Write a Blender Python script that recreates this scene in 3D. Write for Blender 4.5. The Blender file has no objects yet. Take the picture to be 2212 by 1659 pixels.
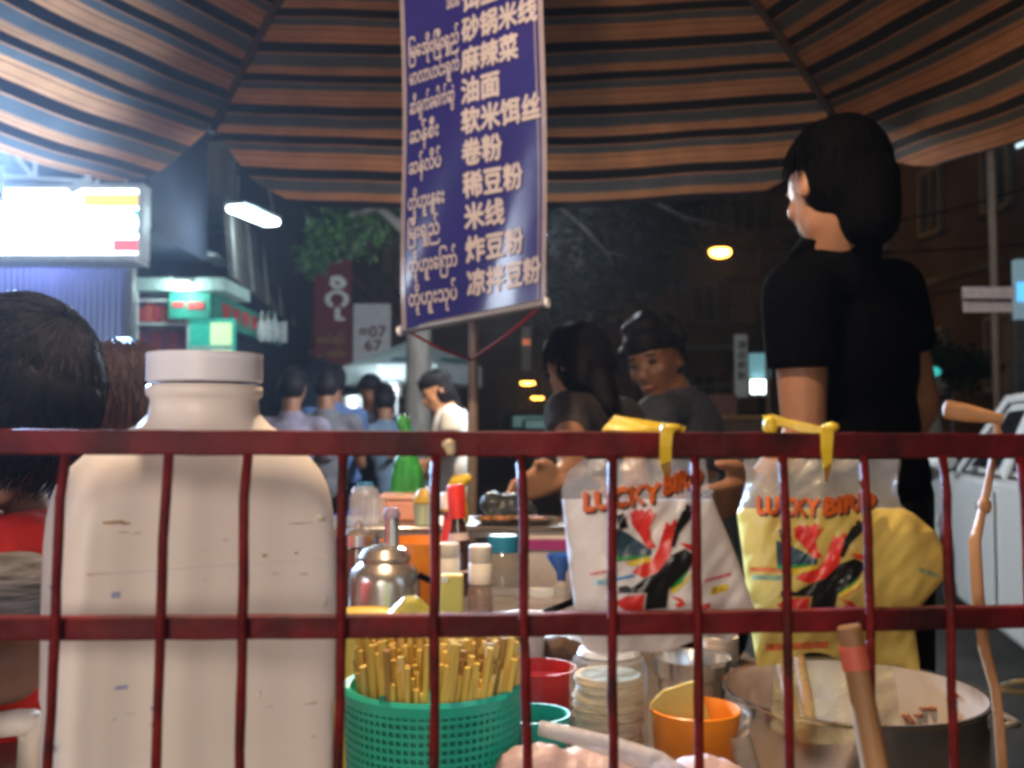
import bpy, bmesh, math, random
from mathutils import Vector, Matrix, noise
random.seed(7)
S = bpy.context.scene
C = S.collection
PI = math.pi

# ------------------------------------------------------------------ camera
CAM_Z, FPX = 1.2, 2170.0
PITCH = math.radians(2.52)
cd = bpy.data.cameras.new('camera'); cam = bpy.data.objects.new('camera', cd); C.objects.link(cam)
cam.location = (0, 0, CAM_Z); cam.rotation_euler = (PI/2 + PITCH, 0, 0)
cd.sensor_width = 36; cd.lens = 36*FPX/2212; cd.clip_start = .02; cd.clip_end = 900
cd.dof.use_dof = True; cd.dof.focus_distance = .85; cd.dof.aperture_fstop = 9.0
S.camera = cam

# ------------------------------------------------------------------ night sky
W = bpy.data.worlds.new('World'); S.world = W; W.use_nodes = True
wn = W.node_tree; wn.nodes.clear()
wo = wn.nodes.new('ShaderNodeOutputWorld'); wb = wn.nodes.new('ShaderNodeBackground')
sk = wn.nodes.new('ShaderNodeTexSky'); sk.sky_type = 'NISHITA'; sk.sun_disc = False
sk.sun_elevation = math.radians(-4); sk.sun_rotation = math.radians(200)
wb.inputs['Strength'].default_value = .02
wn.links.new(sk.outputs[0], wb.inputs[0]); wn.links.new(wb.outputs[0], wo.inputs[0])

# ------------------------------------------------------------------ picture
S.view_settings.view_transform = 'Standard'; S.view_settings.look = 'None'
S.view_settings.exposure = 0; S.view_settings.gamma = 1
S.render.engine = 'CYCLES'
S.cycles.use_denoising = True
S.cycles.max_bounces = 6; S.cycles.transparent_max_bounces = 12
S.cycles.sample_clamp_indirect = 4
S.cycles.filter_width = 3.3

# ------------------------------------------------------------------ helpers
def V(*a): return Vector(a)
def P(px, py, Y):
    """the point at distance Y that the photograph (2212 x 1659 units) shows at px, py"""
    dx, dz = (px - 1106)/FPX, -(py - 829.5)/FPX
    y = math.cos(PITCH) - dz*math.sin(PITCH); z = math.sin(PITCH) + dz*math.cos(PITCH)
    s = Y/y
    return V(dx*s, Y, CAM_Z + z*s)
def U(n, Y): return n/FPX*Y          # n units at distance Y in metres

def nd(nt, t, **k):
    n = nt.nodes.new(t)
    for a, b in k.items(): setattr(n, a, b)
    return n
MATS = {}
def mat(name, rgb, rough=.5, metal=0., var=.18, scale=18., bump=.12, emit=None, es=0., trans=0., alpha=1.,
        stretch=(1, 1, 1), sss=0., coat=0., rgb2=None, spots=None, ior=1.45, spec=.5):
    if name in MATS: return MATS[name]
    m = bpy.data.materials.new(name); m.use_nodes = True
    nt = m.node_tree; b = nt.nodes['Principled BSDF']
    b.inputs['Roughness'].default_value = rough; b.inputs['Metallic'].default_value = metal
    b.inputs['IOR'].default_value = ior; b.inputs['Specular IOR Level'].default_value = spec
    tc = nd(nt, 'ShaderNodeTexCoord'); mp = nd(nt, 'ShaderNodeMapping'); mp.inputs['Scale'].default_value = stretch
    nt.links.new(tc.outputs['Object'], mp.inputs[0])
    nz = nd(nt, 'ShaderNodeTexNoise'); nz.inputs['Scale'].default_value = scale; nz.inputs['Detail'].default_value = 5
    nt.links.new(mp.outputs[0], nz.inputs['Vector'])
    cr = nd(nt, 'ShaderNodeValToRGB')
    c1 = [max(0, c*(1 - var)) for c in rgb]; c2 = [min(1, c*(1 + var)) for c in (rgb2 or rgb)]
    cr.color_ramp.elements[0].position = .3; cr.color_ramp.elements[1].position = .7
    cr.color_ramp.elements[0].color = (*c1, 1); cr.color_ramp.elements[1].color = (*c2, 1)
    nt.links.new(nz.outputs['Fac'], cr.inputs[0])
    src = cr.outputs[0]
    if spots:                                   # worn or stained patches
        rgb3, sc, lo, hi = spots
        n2 = nd(nt, 'ShaderNodeTexNoise'); n2.inputs['Scale'].default_value = sc; n2.inputs['Detail'].default_value = 6
        nt.links.new(tc.outputs['Object'], n2.inputs['Vector'])
        mr = nd(nt, 'ShaderNodeMapRange'); mr.inputs[1].default_value = lo; mr.inputs[2].default_value = hi
        nt.links.new(n2.outputs['Fac'], mr.inputs[0])
        mx = nd(nt, 'ShaderNodeMix', data_type='RGBA'); mx.inputs[7].default_value = (*rgb3, 1)
        nt.links.new(mr.outputs[0], mx.inputs[0]); nt.links.new(src, mx.inputs[6]); src = mx.outputs[2]
    nt.links.new(src, b.inputs['Base Color'])
    if bump:
        bp = nd(nt, 'ShaderNodeBump'); bp.inputs['Strength'].default_value = bump; bp.inputs['Distance'].default_value = .01
        nt.links.new(nz.outputs['Fac'], bp.inputs['Height']); nt.links.new(bp.outputs[0], b.inputs['Normal'])
    if emit is not None:
        b.inputs['Emission Color'].default_value = (*emit, 1); b.inputs['Emission Strength'].default_value = es
    b.inputs['Transmission Weight'].default_value = trans; b.inputs['Alpha'].default_value = alpha
    if sss: b.inputs['Subsurface Weight'].default_value = sss; b.inputs['Subsurface Radius'].default_value = (.012, .006, .004); b.inputs['Subsurface Scale'].default_value = .5
    if coat: b.inputs['Coat Weight'].default_value = coat; b.inputs['Coat Roughness'].default_value = .1
    MATS[name] = m
    return m
def film(name, rgb, alpha=.25, rough=.25):      # thin plastic film
    return mat(name, rgb, rough, 0, .1, 60, .6, alpha=alpha)
def glass(name, rgb, alpha=.3): return mat(name, rgb, .06, 0, .05, 30, .05, alpha=alpha, coat=.6)

class MB:
    def __init__(s): s.v = []; s.f = []; s.uv = None
    def add(s, vs, fs):
        n = len(s.v); s.v += [tuple(x) for x in vs]; s.f += [tuple(i + n for i in f) for f in fs]; return s
    def box(s, c, size, rot=None):
        c = Vector(c); h = [x/2 for x in size]; R = rot or Matrix.Identity(3)
        vs = [c + R @ V(sx*h[0], sy*h[1], sz*h[2]) for sx in (-1, 1) for sy in (-1, 1) for sz in (-1, 1)]
        return s.add(vs, [(0, 1, 3, 2), (4, 6, 7, 5), (0, 4, 5, 1), (2, 3, 7, 6), (0, 2, 6, 4), (1, 5, 7, 3)])
    def bar(s, a, b, w, t, up=V(0, 0, 1)):       # straight bar of section w x t
        a, b = Vector(a), Vector(b); d = (b - a).normalized()
        x = d.cross(up); x = x.normalized() if x.length > 1e-4 else V(1, 0, 0); y = x.cross(d)
        R = Matrix((x, d, y)).transposed()
        return s.box((a + b)/2, (w, (b - a).length, t), R)
    def tube(s, pts, r, n=10, cap=True):
        pts = [Vector(p) for p in pts]; rs = r if isinstance(r, (list, tuple)) else [r]*len(pts)
        vs = []; fs = []; ref = None
        for i, p in enumerate(pts):
            d = (pts[min(i + 1, len(pts) - 1)] - pts[max(i - 1, 0)]).normalized()
            if ref is None: ref = V(0, 0, 1) if abs(d.z) < .9 else V(1, 0, 0)
            x = d.cross(ref).normalized(); y = x.cross(d).normalized(); ref = y if abs(y.dot(d)) < .5 else ref
            for k in range(n):
                a = 2*PI*k/n; vs.append(p + (x*math.cos(a) + y*math.sin(a))*rs[i])
        for i in range(len(pts) - 1):
            for k in range(n):
                fs.append((i*n + k, i*n + (k + 1) % n, (i + 1)*n + (k + 1) % n, (i + 1)*n + k))
        if cap: fs += [tuple(range(n))[::-1], tuple(range((len(pts) - 1)*n, len(pts)*n))]
        return s.add(vs, fs)
    def lathe(s, prof, c, n=28, rot=None, sx=1, sy=1):
        c = Vector(c); R = rot or Matrix.Identity(3); vs = []; fs = []
        for r, z in prof:
            for k in range(n):
                a = 2*PI*k/n; vs.append(c + R @ V(r*sx*math.cos(a), r*sy*math.sin(a), z))
        m = len(prof)
        for i in range(m - 1):
            for k in range(n): fs.append((i*n + k, i*n + (k + 1) % n, (i + 1)*n + (k + 1) % n, (i + 1)*n + k))
        if prof[0][0] > 1e-5: fs.append(tuple(range(n))[::-1])
        if prof[-1][0] > 1e-5: fs.append(tuple(range((m - 1)*n, m*n)))
        return s.add(vs, fs)
    def ell(s, c, r, R=None, n=14, m=9):
        c = Vector(c); R = R or Matrix.Identity(3); vs = []; fs = []
        vs.append(c + R @ V(0, 0, -r[2]))
        for i in range(1, m):
            t = -PI/2 + PI*i/m
            for k in range(n):
                a = 2*PI*k/n; vs.append(c + R @ V(r[0]*math.cos(t)*math.cos(a), r[1]*math.cos(t)*math.sin(a), r[2]*math.sin(t)))
        vs.append(c + R @ V(0, 0, r[2])); top = len(vs) - 1
        for k in range(n): fs.append((0, 1 + (k + 1) % n, 1 + k)); fs.append((top, top - n + k, top - n + (k + 1) % n))
        for i in range(m - 2):
            for k in range(n):
                a = 1 + i*n; fs.append((a + k, a + (k + 1) % n, a + n + (k + 1) % n, a + n + k))
        return s.add(vs, fs)
    def cap(s, a, ra, b, rb, n=12):              # tapered capsule
        a, b = Vector(a), Vector(b); d = b - a; L = d.length
        R = d.to_track_quat('Z', 'Y').to_matrix()
        prof = [(1e-6, -ra)] + [(ra*math.cos(t), ra*math.sin(t)) for t in (-1.1, -.6, 0)]
        prof += [(rb*math.cos(t), L + rb*math.sin(t)) for t in (0, .6, 1.1)] + [(1e-6, L + rb)]
        return s.lathe(prof, a, n, R)
    def grid(s, fn, nu, nv, uvf=None):
        vs = [fn(i/nu, j/nv) for j in range(nv + 1) for i in range(nu + 1)]
        fs = [(j*(nu + 1) + i, j*(nu + 1) + i + 1, (j + 1)*(nu + 1) + i + 1, (j + 1)*(nu + 1) + i) for j in range(nv) for i in range(nu)]
        n0 = len(s.v); s.add(vs, fs)
        if uvf:
            s.uv = s.uv or {}
            for j in range(nv + 1):
                for i in range(nu + 1): s.uv[n0 + j*(nu + 1) + i] = uvf(i/nu, j/nv)
        return s
    def poly(s, pts, d=None):                    # flat polygon, extruded by d when given
        pts = [Vector(p) for p in pts]; n = len(pts)
        if d is None: return s.add(pts, [tuple(range(n))])
        d = Vector(d); vs = pts + [p + d for p in pts]
        return s.add(vs, [tuple(range(n))[::-1], tuple(range(n, 2*n))] + [(i, (i + 1) % n, n + (i + 1) % n, n + i) for i in range(n)])
    def mesh(s, name, m=None, smooth=False, off=V(0, 0, 0)):
        me = bpy.data.meshes.new(name)
        me.from_pydata([(x[0] - off.x, x[1] - off.y, x[2] - off.z) for x in s.v], [], s.f)
        if s.uv:
            ul = me.uv_layers.new(name='UVMap')
            for l in me.loops: ul.data[l.index].uv = s.uv.get(l.vertex_index, (0, 0))
        bm = bmesh.new(); bm.from_mesh(me); bmesh.ops.recalc_face_normals(bm, faces=bm.faces)
        bm.to_mesh(me); bm.free()
        if smooth:
            for p in me.polygons: p.use_smooth = True
            if smooth == 'auto':
                me.set_sharp_from_angle(angle=math.radians(38))
        if m: me.materials.append(m)
        return me
def tag(o, label=None, cat=None, group=None, kind=None):
    for k, v in (('label', label), ('category', cat), ('group', group), ('kind', kind)):
        if v: o[k] = v
    return o
def thing(name, loc, label, cat, group=None):
    o = bpy.data.objects.new(name, None); o.location = Vector(loc); o.empty_display_size = .05; C.objects.link(o)
    return tag(o, label, cat, group)
def origin(o):
    p = V(0, 0, 0)
    while o is not None: p = p + o.location; o = o.parent
    return p
def part(name, mb, m, parent=None, smooth=False, bevel=0, loc=None, kind=None, label=None):
    """one mesh object; vertices are given in world space, the object's origin sits at loc"""
    base = origin(parent) if parent else V(0, 0, 0)
    lo = Vector(loc) if loc is not None else (base if parent else V(*[sum(v[i] for v in mb.v)/len(mb.v) for i in range(3)]))
    o = bpy.data.objects.new(name, mb.mesh(name, m, smooth, lo)); C.objects.link(o)
    o.location = lo - base
    if parent: o.parent = parent
    if bevel:
        b = o.modifiers.new('bevel', 'BEVEL'); b.width = bevel; b.segments = 2; b.limit_method = 'ANGLE'
    if kind: o['kind'] = kind
    if label: o['label'] = label
    return o
def single(name, mb, m, label, cat, group=None, **k): return tag(part(name, mb, m, **k), label, cat, group)
def copy_tree(o, parent=None):
    c = o.copy(); C.objects.link(c); c.parent = parent
    for ch in o.children: copy_tree(ch, c)
    return c
def remesh(mb, voxel, sm=4):
    """one continuous skin over overlapping volumes"""
    me = mb.mesh('skin'); o = bpy.data.objects.new('skin', me); C.objects.link(o)
    r = o.modifiers.new('r', 'REMESH'); r.mode = 'VOXEL'; r.voxel_size = voxel
    if sm: t = o.modifiers.new('s', 'SMOOTH'); t.iterations = sm; t.factor = .5
    bpy.context.view_layer.update()
    ev = o.evaluated_get(bpy.context.evaluated_depsgraph_get())
    out = bpy.data.meshes.new_from_object(ev)
    bpy.data.objects.remove(o); bpy.data.meshes.remove(me)
    b = MB(); b.v = [tuple(v.co) for v in out.vertices]; b.f = [tuple(p.vertices) for p in out.polygons]
    bpy.data.meshes.remove(out)
    return b
def glyphs(s, bold=.012, res=2):
    """outline of a line of writing: vertices x from 0, y from baseline, line height 1"""
    c = bpy.data.curves.new('t', 'FONT'); c.body = s; c.offset = bold; c.resolution_u = res
    o = bpy.data.objects.new('t', c); C.objects.link(o); bpy.context.view_layer.update()
    me = bpy.data.meshes.new_from_object(o.evaluated_get(bpy.context.evaluated_depsgraph_get()))
    vs = [tuple(v.co) for v in me.vertices]; fs = [tuple(p.vertices) for p in me.polygons]
    bpy.data.objects.remove(o); bpy.data.curves.remove(c); bpy.data.meshes.remove(me)
    return vs, fs
def lettering(s, fn, m, parent, bold=.012, name='lettering'):
    """fn maps (x, y) with x 0..1 along the line, y in line heights, onto the surface"""
    vs, fs = glyphs(s, 0)
    x0 = min(v[0] for v in vs); x1 = max(v[0] for v in vs)
    mb = MB(); w_ = bold*1.3
    for i, (ox, oy) in enumerate(((0, 0), (w_, 0), (-w_, 0), (0, w_), (0, -w_))):     # overlaid copies thicken the strokes
        mb.add([fn((v[0] + ox - x0)/(x1 - x0), v[1] + oy) - V(0, .00012*i, 0) for v in vs], fs)
    o = part(name, mb, m, parent); o['kind'] = 'stuff' if len(s) > 400 else ''
    if not o['kind']: del o['kind']
    return o

# ------------------------------------------------------------------ materials
M = {}
M['red_steel'] = mat('red painted steel', (.125, .006, .009), .55, 0, .3, 40, .25, spots=((.022, .004, .005), 16, .46, .66), spec=.22)
M['wire'] = mat('rusty red wire', (.13, .009, .009), .55, 0, .35, 60, .4, spots=((.05, .012, .010), 45, .5, .7), spec=.14)
M['jug'] = mat('white jug plastic', (.86, .79, .76), .38, 0, .05, 5, .03, sss=.15, spots=((.66, .56, .46), 9, .58, .85))
M['cap'] = mat('grey white cap plastic', (.84, .85, .95), .4, 0, .05, 12, .03)
M['chrome'] = mat('worn stainless steel', (.70, .65, .60), .25, .86, .1, 30, .05)
M['alu'] = mat('scratched aluminium', (.76, .72, .67), .33, .8, .1, 40, .12, stretch=(1, 1, 8))
M['skin'] = mat('tan skin', (.52, .27, .16), .5, 0, .08, 30, .1, sss=.12)
M['skin_d'] = mat('brown skin', (.19, .085, .048), .5, 0, .1, 30, .1, sss=.1)
M['hair'] = mat('black hair', (.0055, .0045, .006), .6, 0, .6, 160, .35, stretch=(1, 1, .06), spec=.16)
M['hair_b'] = mat('dark brown hair', (.040, .020, .013), .55, 0, .6, 160, .35, stretch=(1, 1, .06), spec=.22)
M['black'] = mat('black cotton', (.0016, .0016, .0022), .95, 0, .3, 90, .3, spec=.03)
M['white'] = mat('white cotton', (.72, .70, .66), .85, 0, .08, 60, .3)
M['eye'] = mat('dark eye', (.02, .014, .012), .15)
M['lip'] = mat('lip', (.34, .12, .09), .45)

# ------------------------------------------------------------------ ground
g = MB(); g.grid(lambda u, v: V(-150 + 300*u, -20 + 400*v, 0), 20, 20)
part('ground', g, mat('asphalt', (.05, .048, .046), .75, 0, .35, 3, .3, spots=((.09, .08, .07), .6, .5, .7)), kind='structure')
g = MB(); g.box((-6.0, 100, .06), (6.0, 210, .12))
part('pavement', g, mat('pavement concrete', (.22, .21, .2), .8, 0, .25, 4, .25), kind='structure', bevel=.02)

# ================================================================== BACKGROUND
def light(name, kind, loc, power, col, parent, size=.1, rot=None, **k):
    d = bpy.data.lights.new(name, kind); d.energy = power; d.color = col
    if kind in ('POINT', 'SPOT'): d.shadow_soft_size = size
    for a, b in k.items(): setattr(d, a, b)
    o = bpy.data.objects.new(name, d); C.objects.link(o)
    o.location = Vector(loc) - origin(parent); o.parent = parent
    if rot: o.rotation_euler = rot
    return o
COOL = (.62, .74, 1.0); WARM = (1.0, .62, .33); SODIUM = (1.0, .48, .10)
M['dark_wall'] = mat('dark blue grey wall', (.055, .06, .10), .8, 0, .3, 1.2, .1)
M['concrete'] = mat('stained concrete', (.15, .13, .12), .85, 0, .35, 1.5, .3, spots=((.06, .05, .045), 1.1, .45, .7))
M['brown_wall'] = mat('brown plaster', (.17, .10, .065), .85, 0, .35, .9, .3, spots=((.05, .035, .03), .7, .5, .72))
M['pane'] = mat('window pane', (.06, .07, .08), .12, 0, .4, 1.0, 0)
M['frame'] = mat('window frame', (.28, .24, .21), .6)
M['curtain'] = mat('drawn curtain', (.34, .25, .19), .8, 0, .25, 3, .1, stretch=(6, 1, .3))
M['steel_w'] = mat('white painted steel', (.68, .70, .72), .4, 0, .12, 12, .1)
M['grey_p'] = mat('grey painted steel', (.18, .17, .17), .5, 0, .25, 12, .15)

def facade(name, a, b, z0, z1, depth, wallm, label, rows, cols, wsz, sill=.9, roofm=None, lit=(), curt=.3, skip=0):
    """a block whose street face runs a -> b on the ground; windows with frame, panes and sill set into it"""
    a, b = V(a[0], a[1], 0), V(b[0], b[1], 0); d = (b - a); L = d.length; d /= L; nrm = V(d.y, -d.x, 0)
    t = thing(name, (a + b)/2 + V(0, 0, z0), label, 'building')
    mb = MB(); q = [a, b, b - nrm*depth, a - nrm*depth]
    mb.poly([p + V(0, 0, z0) for p in q], V(0, 0, z1 - z0)); part('wall', mb, wallm, t)
    mb = MB(); mb.poly([p + nrm*(.15 if i < 2 else -.15) + V(0, 0, z1 + .003) for i, p in enumerate(q)], V(0, 0, .3)); part('parapet', mb, M['concrete'], t)
    R = Matrix((d, -nrm, V(0, 0, 1))).transposed()
    sh = (z1 - z0 - sill)/rows
    for r in range(rows):
        for c in range(cols):
            ce = a + d*(L*(c + .5)/cols) + V(0, 0, z0 + sill + sh*(r + .5))
            w, h = wsz
            mb = MB()
            for sx in (-1, 1): mb.box(ce + d*(sx*w/2) + nrm*.04, (.08, .12, h + .08), R)
            for sz in (-1, 1): mb.box(ce + V(0, 0, sz*(h/2 + .002)) + nrm*.042, (w - .084, .12, .08), R)
            mb.box(ce + nrm*.036, (.05, .07, h - .09), R)
            win = part('window', mb, M['frame'], t, loc=ce)
            mb = MB(); mb.box(ce + nrm*.015, (w - .085, .02, h - .085), R)
            part('pane', mb, M['curtain'] if random.random() < curt else M['pane'], win)
            mb = MB(); mb.box(ce + nrm*.09 - V(0, 0, h/2 + .085), (w + .25, .22, .07), R); part('sill', mb, M['concrete'], win)
            if (r + c) % 3 == 1:
                mb = MB(); mb.box(ce + nrm*.45 + V(0, 0, h/2 + .15), (w + .5, .85, .05), R); part('awning', mb, M['grey_p'], win)
    for r in range(1, rows):
        mb = MB(); mb.box((a + b)/2 + nrm*.05 + V(0, 0, z0 + sill + sh*r - .35*sh*0), (L - .02, .1, .14), R); part('string_course', mb, M['concrete'], t)
    return t
# buildings on the right, behind the street lamp
facade('apartment_building', (3.0, 34), (10.0, 34), 0, 13, 8, M['brown_wall'], 'brown plastered block of flats straight behind the orange street lamp', 4, 5, (.85, 1.25), curt=.5)
facade('apartment_building', (8.0, 26), (9.6, 10), 0, 14, 6, mat('dark brown plaster', (.10, .065, .05), .85, 0, .35, .9, .3), 'dark brown building along the right side of the street behind the white car', 4, 7, (.8, 1.3), curt=.35)
facade('apartment_building', (-2.0, 150), (4.5, 150), 0, 9, 8, M['concrete'], 'far grey block closing the end of the street under the lamps', 3, 5, (.9, 1.2))
# buildings on the left
facade('apartment_building', (-3.0, 14.4), (-3.0, 30), 0, 10, 6, M['dark_wall'], 'dark blue building behind the red upright sign', 3, 6, (.9, 1.3), curt=.2)
facade('shop_house', (-5.6, 11.5), (-2.92, 11.5), 0, 9.5, 3, mat('night blue wall', (.016, .018, .040), .8, 0, .3, 1.2, .1), 'dark blue house rising behind the kiosk and the awning', 3, 2, (.75, .9), sill=2.9, curt=.2)

# house with the lightbox sign: roller shutter of narrow ribs
t = thing('roller_shutter', P(140, 925, 8.5), 'blue ribbed roller shutter under the glowing lightbox sign', 'shutter')
x0, x1 = P(-320, 0, 8.5).x, P(286, 0, 8.5).x
mb = MB(); nrib = 46
mb.grid(lambda u, v: V(x0 + (x1 - x0)*u, 8.5 - .02*abs(math.sin(u*nrib*PI)), .1 + 2.75*v), nrib*6, 1)
part('ribbed_sheet', mb, mat('blue grey sheet steel', (.22, .25, .42), .45, .3, .2, 3, .05, stretch=(1, 1, .2)), t, smooth=True)
for x in (x0 - .03, x1 + .03):
    mb = MB(); mb.box((x, 8.5, 1.45), (.06, .1, 2.8)); part('guide_rail', mb, M['grey_p'], t)
t = thing('shop_house', (-4.9, 8.7, 0), 'dim blue house front above the roller shutter on the left', 'building')
mb = MB(); mb.box(((x0 + x1)/2 - .3, 9.4, 5.9), (x1 - x0 + .9, 1.6, 6.0)); part('wall', mb, M['dark_wall'], t)
mb = MB(); mb.box(((x0 + x1)/2 - .3, 8.45, 2.95), (x1 - x0 + .9, .5, .04)); part('ledge', mb, M['steel_w'], t)

# lightbox sign
Ys = 8.0
t = thing('lightbox_sign', P(60, 565, Ys), 'overexposed white lightbox sign with yellow, turquoise and red stripes', 'sign')
A, B_ = P(-420, 402, Ys), P(318, 402, Ys); zb, zt = P(0, 563, Ys).z, P(0, 402, Ys).z
fr = U(11, Ys)
mb = MB()
mb.box(((A.x + B_.x)/2, Ys, zt - fr/2), (B_.x - A.x, .16, fr)); mb.box(((A.x + B_.x)/2, Ys, zb + fr/2), (B_.x - A.x, .16, fr))
mb.box((B_.x - fr/2, Ys, (zt + zb)/2), (fr, .157, zt - zb - 2*fr)); mb.box((A.x + fr/2, Ys, (zt + zb)/2), (fr, .157, zt - zb - 2*fr))
mb.box(((A.x + B_.x)/2, Ys + .05, (zt + zb)/2), (B_.x - A.x - 2*fr, .06, zt - zb - 2*fr))
part('sign_frame', mb, M['steel_w'], t)
def glow(name, col, st): return mat(name, [c*.6 for c in col], .4, 0, .02, 4, 0, emit=col, es=st)
def lbx(n, x0p, x1p, y0p, y1p, m, dy):
    a, b = P(x0p, y0p, Ys - .05), P(x1p, y1p, Ys - .05); mb = MB()
    mb.box(((a.x + b.x)/2, Ys - .03 - dy, (a.z + b.z)/2), (b.x - a.x, .02, a.z - b.z)); return part(n, mb, m, t)
gw = glow('lit white acrylic', (.93, .97, 1.0), 9)
lbx('white_panel', -408, 306, 414, 551, gw, 0)
lbx('yellow_stripe', 180, 304, 418, 447, glow('lit yellow acrylic', (1, .72, .18), 1.1), .013)
lbx('turquoise_stripe', -400, 300, 453, 490+0, glow('lit turquoise edge', (.75, 1.0, 1.0), 3), .012)
lbx('turquoise_band', 150, 299, 453, 506, glow('lit turquoise acrylic', (.05, .75, .95), 1.0), .014)
lbx('red_patch', 243, 297, 516, 544, glow('lit red acrylic', (1, .18, .22), 1.0), .013)
lbx('red_patch', 42, 72, 520, 543, glow('lit salmon acrylic', (1, .5, .42), 1.3), .013)
lbx('red_patch', -60, 16, 518, 543, MATS['lit salmon acrylic'], .013)
a, b = P(-400, 459, Ys - .1), P(292, 500, Ys - .1); zc = (a.z + b.z)/2; hh = (a.z - b.z)/2
mb = MB(); pts = [V(a.x, Ys - .058, a.z), V(b.x - hh*.6, Ys - .058, a.z)] + [V(b.x - hh*.6 + hh*.6*math.sin(q), Ys - .058, zc + hh*math.cos(q)) for q in [k*PI/8 for k in range(1, 8)]] + [V(b.x - hh*.6, Ys - .058, b.z), V(a.x, Ys - .058, b.z)]
mb.poly(pts, V(0, .01, 0)); part('white_lozenge', mb, gw, t)
mb = MB(); mb.box(((A.x + B_.x)/2 - .02, Ys - .1, zb - .03), (B_.x - A.x + .04, .34, .035)); part('canopy_edge', mb, M['steel_w'], t)
light('sign_light', 'AREA', (P(-60, 480, Ys).x, Ys - .25, (zt + zb)/2), 40, COOL, t, rot=(PI/2, 0, PI), shape='RECTANGLE', size=2.0, size_y=.5)

# tube under the sign that washes the shutter
t = thing('tube_light', (P(60, 0, 8.2).x, 8.25, 2.7), 'fluorescent tube hidden under the ledge of the lightbox sign', 'lamp')
mb = MB(); mb.tube([(P(-100, 0, 8.2).x, 8.3, 2.86), (P(220, 0, 8.2).x, 8.3, 2.86)], .018); part('tube', mb, glow('tube glow', (.6, .65, 1), 14), t)
light('tube_glow', 'AREA', (P(60, 0, 8.2).x, 8.25, 2.83), 6, (.36, .38, 1.0), t, rot=(.35, 0, 0), shape='RECTANGLE', size=1.6, size_y=.1)

# floodlight at the left edge, with the steel truss behind it
t = thing('floodlight', P(-46, 395, 5.4), 'glaring white floodlight at the left edge before the lightbox sign', 'lamp')
c = P(-46, 395, 5.4)
mb = MB(); mb.box(c, (.24, .1, .2)); part('housing', mb, M['grey_p'], t, bevel=.01)
mb = MB(); mb.box(c + V(.0, -.06, 0), (.2, .015, .16)); part('lamp_glass', mb, glow('flood glow', (.75, .95, 1), 60), t)
light('flood_beam', 'SPOT', c + V(.05, -.2, 0), 11500, (.34, .60, 1.0), t, size=.1, rot=(V(.72, -2.2, -.06)).to_track_quat('-Z', 'Y').to_euler(), spot_size=math.radians(56), spot_blend=.9)
light('truss_fill_light', 'POINT', P(60, 330, 6.6), 9, (.6, .82, 1.0), t, size=.05)  # point light added to brighten the truss
t = thing('steel_truss', P(100, 350, 7.3), 'white steel truss of a stall roof above the lightbox sign', 'truss')
def barp(mb, p, q, r, Y): mb.tube([P(*p, Y), P(*q, Y)], r, 8)
mb = MB(); barp(mb, (-60, 295), (275, 388), .018, 7.3); part('upper_chord', mb, M['steel_w'], t)
mb = MB(); barp(mb, (-60, 375), (190, 392), .016, 7.3); part('lower_chord', mb, M['steel_w'], t)
for q in ((75, 332, 75, 382), (195, 363, 188, 392), (20, 318, 70, 380)):
    mb = MB(); barp(mb, q[:2], q[2:], .016, 7.31); part('web_bar', mb, M['steel_w'], t)
mb = MB(); barp(mb, (196, 385), (150, 412), .035, 7.35); barp(mb, (212, 388), (200, 408), .016, 7.36); part('bracket', mb, M['steel_w'], t)

# kiosk with shelves of red goods
Yk = 9.5
t = thing('kiosk', P(380, 925, Yk + .6), 'shop kiosk with lit shelves of red goods and a green fascia', 'kiosk')
def kb(n, x0p, x1p, y0p, y1p, Y, th, m, par=t, bevel=0):
    a, b = P(x0p, y0p, Y), P(x1p, y1p, Y); mb = MB()
    mb.box(((a.x + b.x)/2, Y + th/2, (a.z + b.z)/2), (abs(b.x - a.x), th, abs(a.z - b.z))); return part(n, mb, m, par, bevel=bevel)
kb('roof_beam', 288, 486, 600, 627, Yk - .1, .9, mat('pale green beam', (.45, .58, .55), .5))
kb('back_panel', 292, 420, 630, 925, Yk + .5, .04, mat('kiosk back', (.20, .06, .06), .6))
kb('post', 275, 291, 620, 925, Yk, .06, M['steel_w'])
kb('fascia', 366, 453, 632, 688, Yk - .06, .05, mat('green sign board', (.03, .30, .22), .5))
for yy in (646, 697, 764): kb('shelf', 286, 404, yy, yy + 5, Yk + .02, .42, M['steel_w'])
kb('side_panel', 404, 411, 690, 925, Yk, .4, M['steel_w'])
sgn = kb('display_panel', 410, 505, 688, 925, Yk - .02, .04, mat('lit green poster', (.02, .40, .30), .5, emit=(.03, .42, .32), es=.55))
kb('poster_glow', 455, 500, 697, 745, Yk - .032, .01, mat('lit yellow green poster', (.6, .8, .4), .5, emit=(.62, .85, .5), es=.8))
kb('poster_glow', 455, 500, 756, 800, Yk - .032, .01, MATS['lit yellow green poster'])
kb('poster_stripe', 412, 503, 748, 753, Yk - .034, .01, M['steel_w'])
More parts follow.
